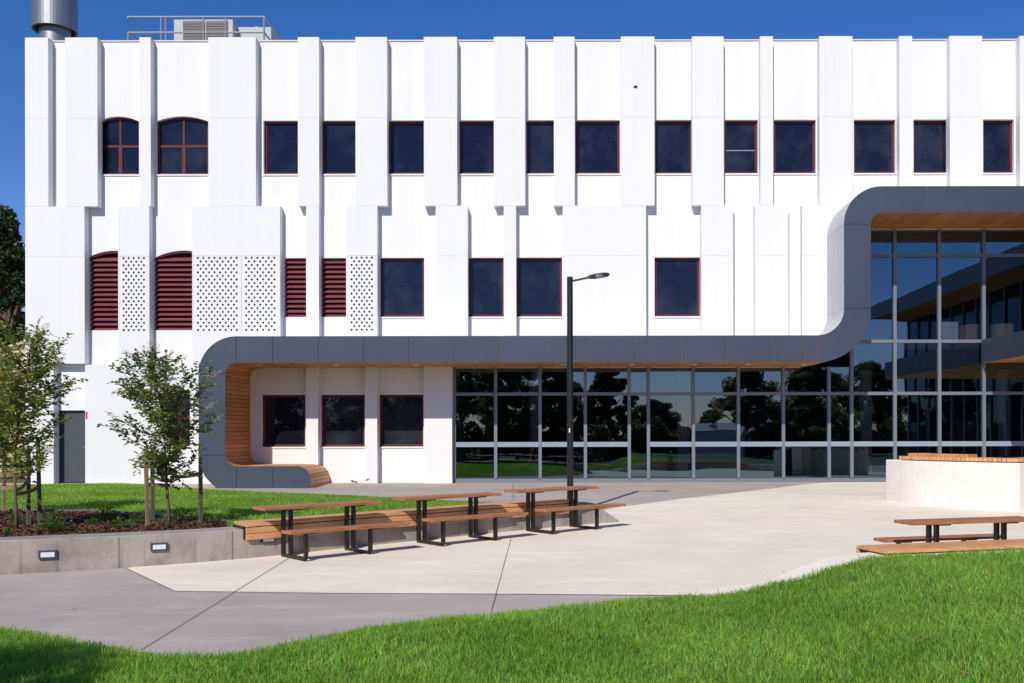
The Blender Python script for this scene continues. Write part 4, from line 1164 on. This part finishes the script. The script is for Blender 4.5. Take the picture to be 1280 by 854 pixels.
mt = [(-11,-22,8.5,3.6,'leafdark'),(-5.5,-25,8.2,3.2,'leafmid'),(-1.5,-22,7.2,2.6,'leafdark'),(3.2,-27,7.6,2.5,'leafdark'),(7.0,-30,4.6,2.4,'leafmid'),(14.5,-24,7.6,3.2,'leafdark'),(20,-26,8.0,3.4,'leafmid'),(26,-30,8,4,'leafdark'),(-17,-27,9,4,'leafmid'),(-24,-24,9,4.2,'leafdark')]
names = ['broad dark tree mirrored in the leftmost lower pane','mid green tree mirrored left of the lamp post','dark tree mirrored directly behind the lamp post','pointed dark tree mirrored right of the lamp post','low pale green tree mirrored beside the white shed','dark tree mirrored under the middle of the canopy','mid green tree mirrored near the canopy bend','dark tree mirrored behind the curved concrete wall','mid green tree behind the viewer at far left','dark broad tree behind the viewer beyond far left']
for (x,y,h,r,lm),nm in zip(mt,names): big_tree((x,y,-.55), h, r, nm, M['leafolive' if lm == 'leafdark' else lm], int(x*7+200), 110, .26, 300, .02, group=GM)
# tree behind the viewer whose shade falls on the left foreground grass
big_tree((-6.45,.35,-.5), 6.2, 1.6, 'leafy tree behind the viewer shading the left foreground grass', M['leafmid'], 77, 60, .16, 150, .5)
r_ = np.random.default_rng(5); n = 26000
hx = r_.uniform(-22,26,n); hy = -19.5+r_.normal(0,.5,n); hz = -.5+r_.uniform(0,1,n)**.8*(2.3+.5*np.sin(hx*1.3)+.35*np.sin(hx*3.1))
d1 = r_.normal(0,1,(n,3)); d1 /= np.linalg.norm(d1,axis=1)[:,None]; d2 = np.cross(d1, r_.normal(0,1,(n,3))); d2 /= np.linalg.norm(d2,axis=1)[:,None]
P = np.stack([hx,hy,hz],1); V = np.stack([P-d1*.16,P+d2*.09,P+d1*.16,P-d2*.09],1).reshape(-1,3)
me = bpy.data.meshes.new('hedge'); me.from_pydata(V.tolist(),[],np.arange(n*4).reshape(n,4).tolist()); me.materials.append(M['leafolive'])
o = bpy.data.objects.new('hedge', me); COL.objects.link(o); tag(o, 'long uneven hedge mirrored at the foot of the lower glazing', 'hedge')
# white shed mirrored in the glass
sh = thing('white_shed', 'low white shed mirrored in the lower glazing', 'shed', (11.5,-18.0,-.55), R(24)); sh.scale = (.75,.75,.8)
mb = MB(); mb.box(-2.2,2.2,-1.2,1.2,0,2.3); mb.build('wall', M['white'], sh)
mb = MB(); mb.add([(-2.5,-1.5,2.3),(2.5,-1.5,2.3),(2.5,1.5,2.3),(-2.5,1.5,2.3),(-2.5,0,3.1),(2.5,0,3.1)],[(0,1,5,4),(2,3,4,5),(1,2,5),(3,0,4),(3,2,1,0)]); mb.build('roof', M['cap'], sh)

# neighbour at the far left
nb = thing('neighbouring_house', 'cream rendered low building at far left behind the staked trees', 'building', (0,33,0))
mb = MB(); xa, xb3 = wx(-220,33), wx(33,33)
mb.prism_xz([(xa,0),(xb3,0),(xb3,wz(428,33)),(xa,wz(480,33)-.9)], 0, 6); mb.build('wall', M['cream'], nb)
mb = MB(); mb.box(xa, xb3-.02, -.06, -.002, 0, wz(588,33)); mb.build('brick_plinth', M['brickred'], nb)
mb = MB(); za = wz(480,33)-.9; zb4 = wz(428,33); mb.prism_xz([(xa,za+.002),(xb3,zb4+.002),(xb3,zb4+.10),(xa,za+.10)], -.12, 6.1); mb.build('roof', M['cream'], nb)

# dry leaves
def dry(p, s, rz, label):
    mb = MB(); leaf_mesh(mb, Vector((-s/2,0,0)), Vector((1,0,.15)), Vector((0,0,1)), s, s*.6); leaf_mesh(mb, Vector((-s/3,.02,.01)), Vector((.7,.6,.5)), Vector((0,0,1)), s*.7, s*.4)
    o = mb.build('fallen_leaf', M['dryleaf'], loc=p); o.rotation_euler.z = rz; tag(o, label, 'leaf', 'dry fallen leaves')
random.seed(4)
for k in range(3):
    dry((wx(449,28.45)+random.uniform(-.2,.2), 28.45+random.uniform(-.1,.1), gz(28.4)+.03+.02*k), .26, random.uniform(0,6), 'dry brown leaves heaped against the white wall under the windows')
for px,py,l in ((1172,797,'curled brown leaf on the foreground grass left of the next two'),(1147,800,'brown leaf on the grass below the right timber seat'),(1204,843,'brown leaf near the bottom right of the lawn'),(192,848,'brown leaf on the shaded grass at bottom left')):
    z = float(lawnz(wx(px,7.5),7.5))+.06; p = from_px(px,py,z); dry(p, .06, random.uniform(0,6), l)
for px,py,l in ((92,762,'small dark leaf on the grey path'),(982,718.5,'small dark leaf on the pale paving near the kerb')):
    X,Y = gp(px,py); dry((X,Y,gz(Y)+.012), .04, 1, l)

# ================================================================== LIGHT, SKY, CAMERA
EL, AZ = 38.0, 17.0
sun = bpy.data.lights.new('sun', 'SUN'); sun.energy = 4.3; sun.angle = R(.53); sun.color = (1,.955,.845)
so = bpy.data.objects.new('sun', sun); COL.objects.link(so)
d = Vector((math.sin(R(AZ))*math.cos(R(EL)), math.cos(R(AZ))*math.cos(R(EL)), -math.sin(R(EL))))
so.rotation_euler = d.to_track_quat('-Z','Y').to_euler(); so.location = (-10,-10,20)
w = bpy.data.worlds.new('World'); scene.world = w; w.use_nodes = True
nt = w.node_tree; sky = nt.nodes.new('ShaderNodeTexSky'); sky.sky_type = 'NISHITA'; sky.sun_disc = False
sky.sun_elevation = R(EL); sky.sun_rotation = R(180+AZ); sky.altitude = 200; sky.air_density = 1.0; sky.dust_density = 0; sky.ozone_density = 3.0
bg = nt.nodes['Background']; bg.inputs[1].default_value = .09
hsv = nt.nodes.new('ShaderNodeHueSaturation'); hsv.inputs['Saturation'].default_value = 1.35; hsv.inputs['Value'].default_value = .95
tint = nt.nodes.new('ShaderNodeMix'); tint.data_type = 'RGBA'; tint.blend_type = 'MULTIPLY'; tint.inputs[0].default_value = 1; tint.inputs[7].default_value = (1.22,.97,1.27,1)
nt.links.new(sky.outputs[0], hsv.inputs['Color']); nt.links.new(hsv.outputs[0], tint.inputs[6]); nt.links.new(tint.outputs[2], bg.inputs[0])
cam = bpy.data.cameras.new('camera'); co = bpy.data.objects.new('camera', cam); COL.objects.link(co)
co.location = (0,0,EYE); co.rotation_euler = (R(90),0,0)
co.rotation_euler.rotate_axis('Z', R(-.10))
cam.sensor_fit = 'HORIZONTAL'; cam.sensor_width = 36; cam.lens = 36*F/1280
cam.shift_x = (640-VX)/1280; cam.shift_y = (VY-427)/1280
cam.clip_start = .1; cam.clip_end = 3000
scene.camera = co
scene.view_settings.view_transform = 'Standard'; scene.view_settings.look = 'None'; scene.view_settings.gamma = 1
scene.view_settings.exposure = .03
scene.view_settings.use_curve_mapping = False
scene.render.engine = 'CYCLES'
scene.cycles.max_bounces = 8; scene.cycles.transparent_max_bounces = 12
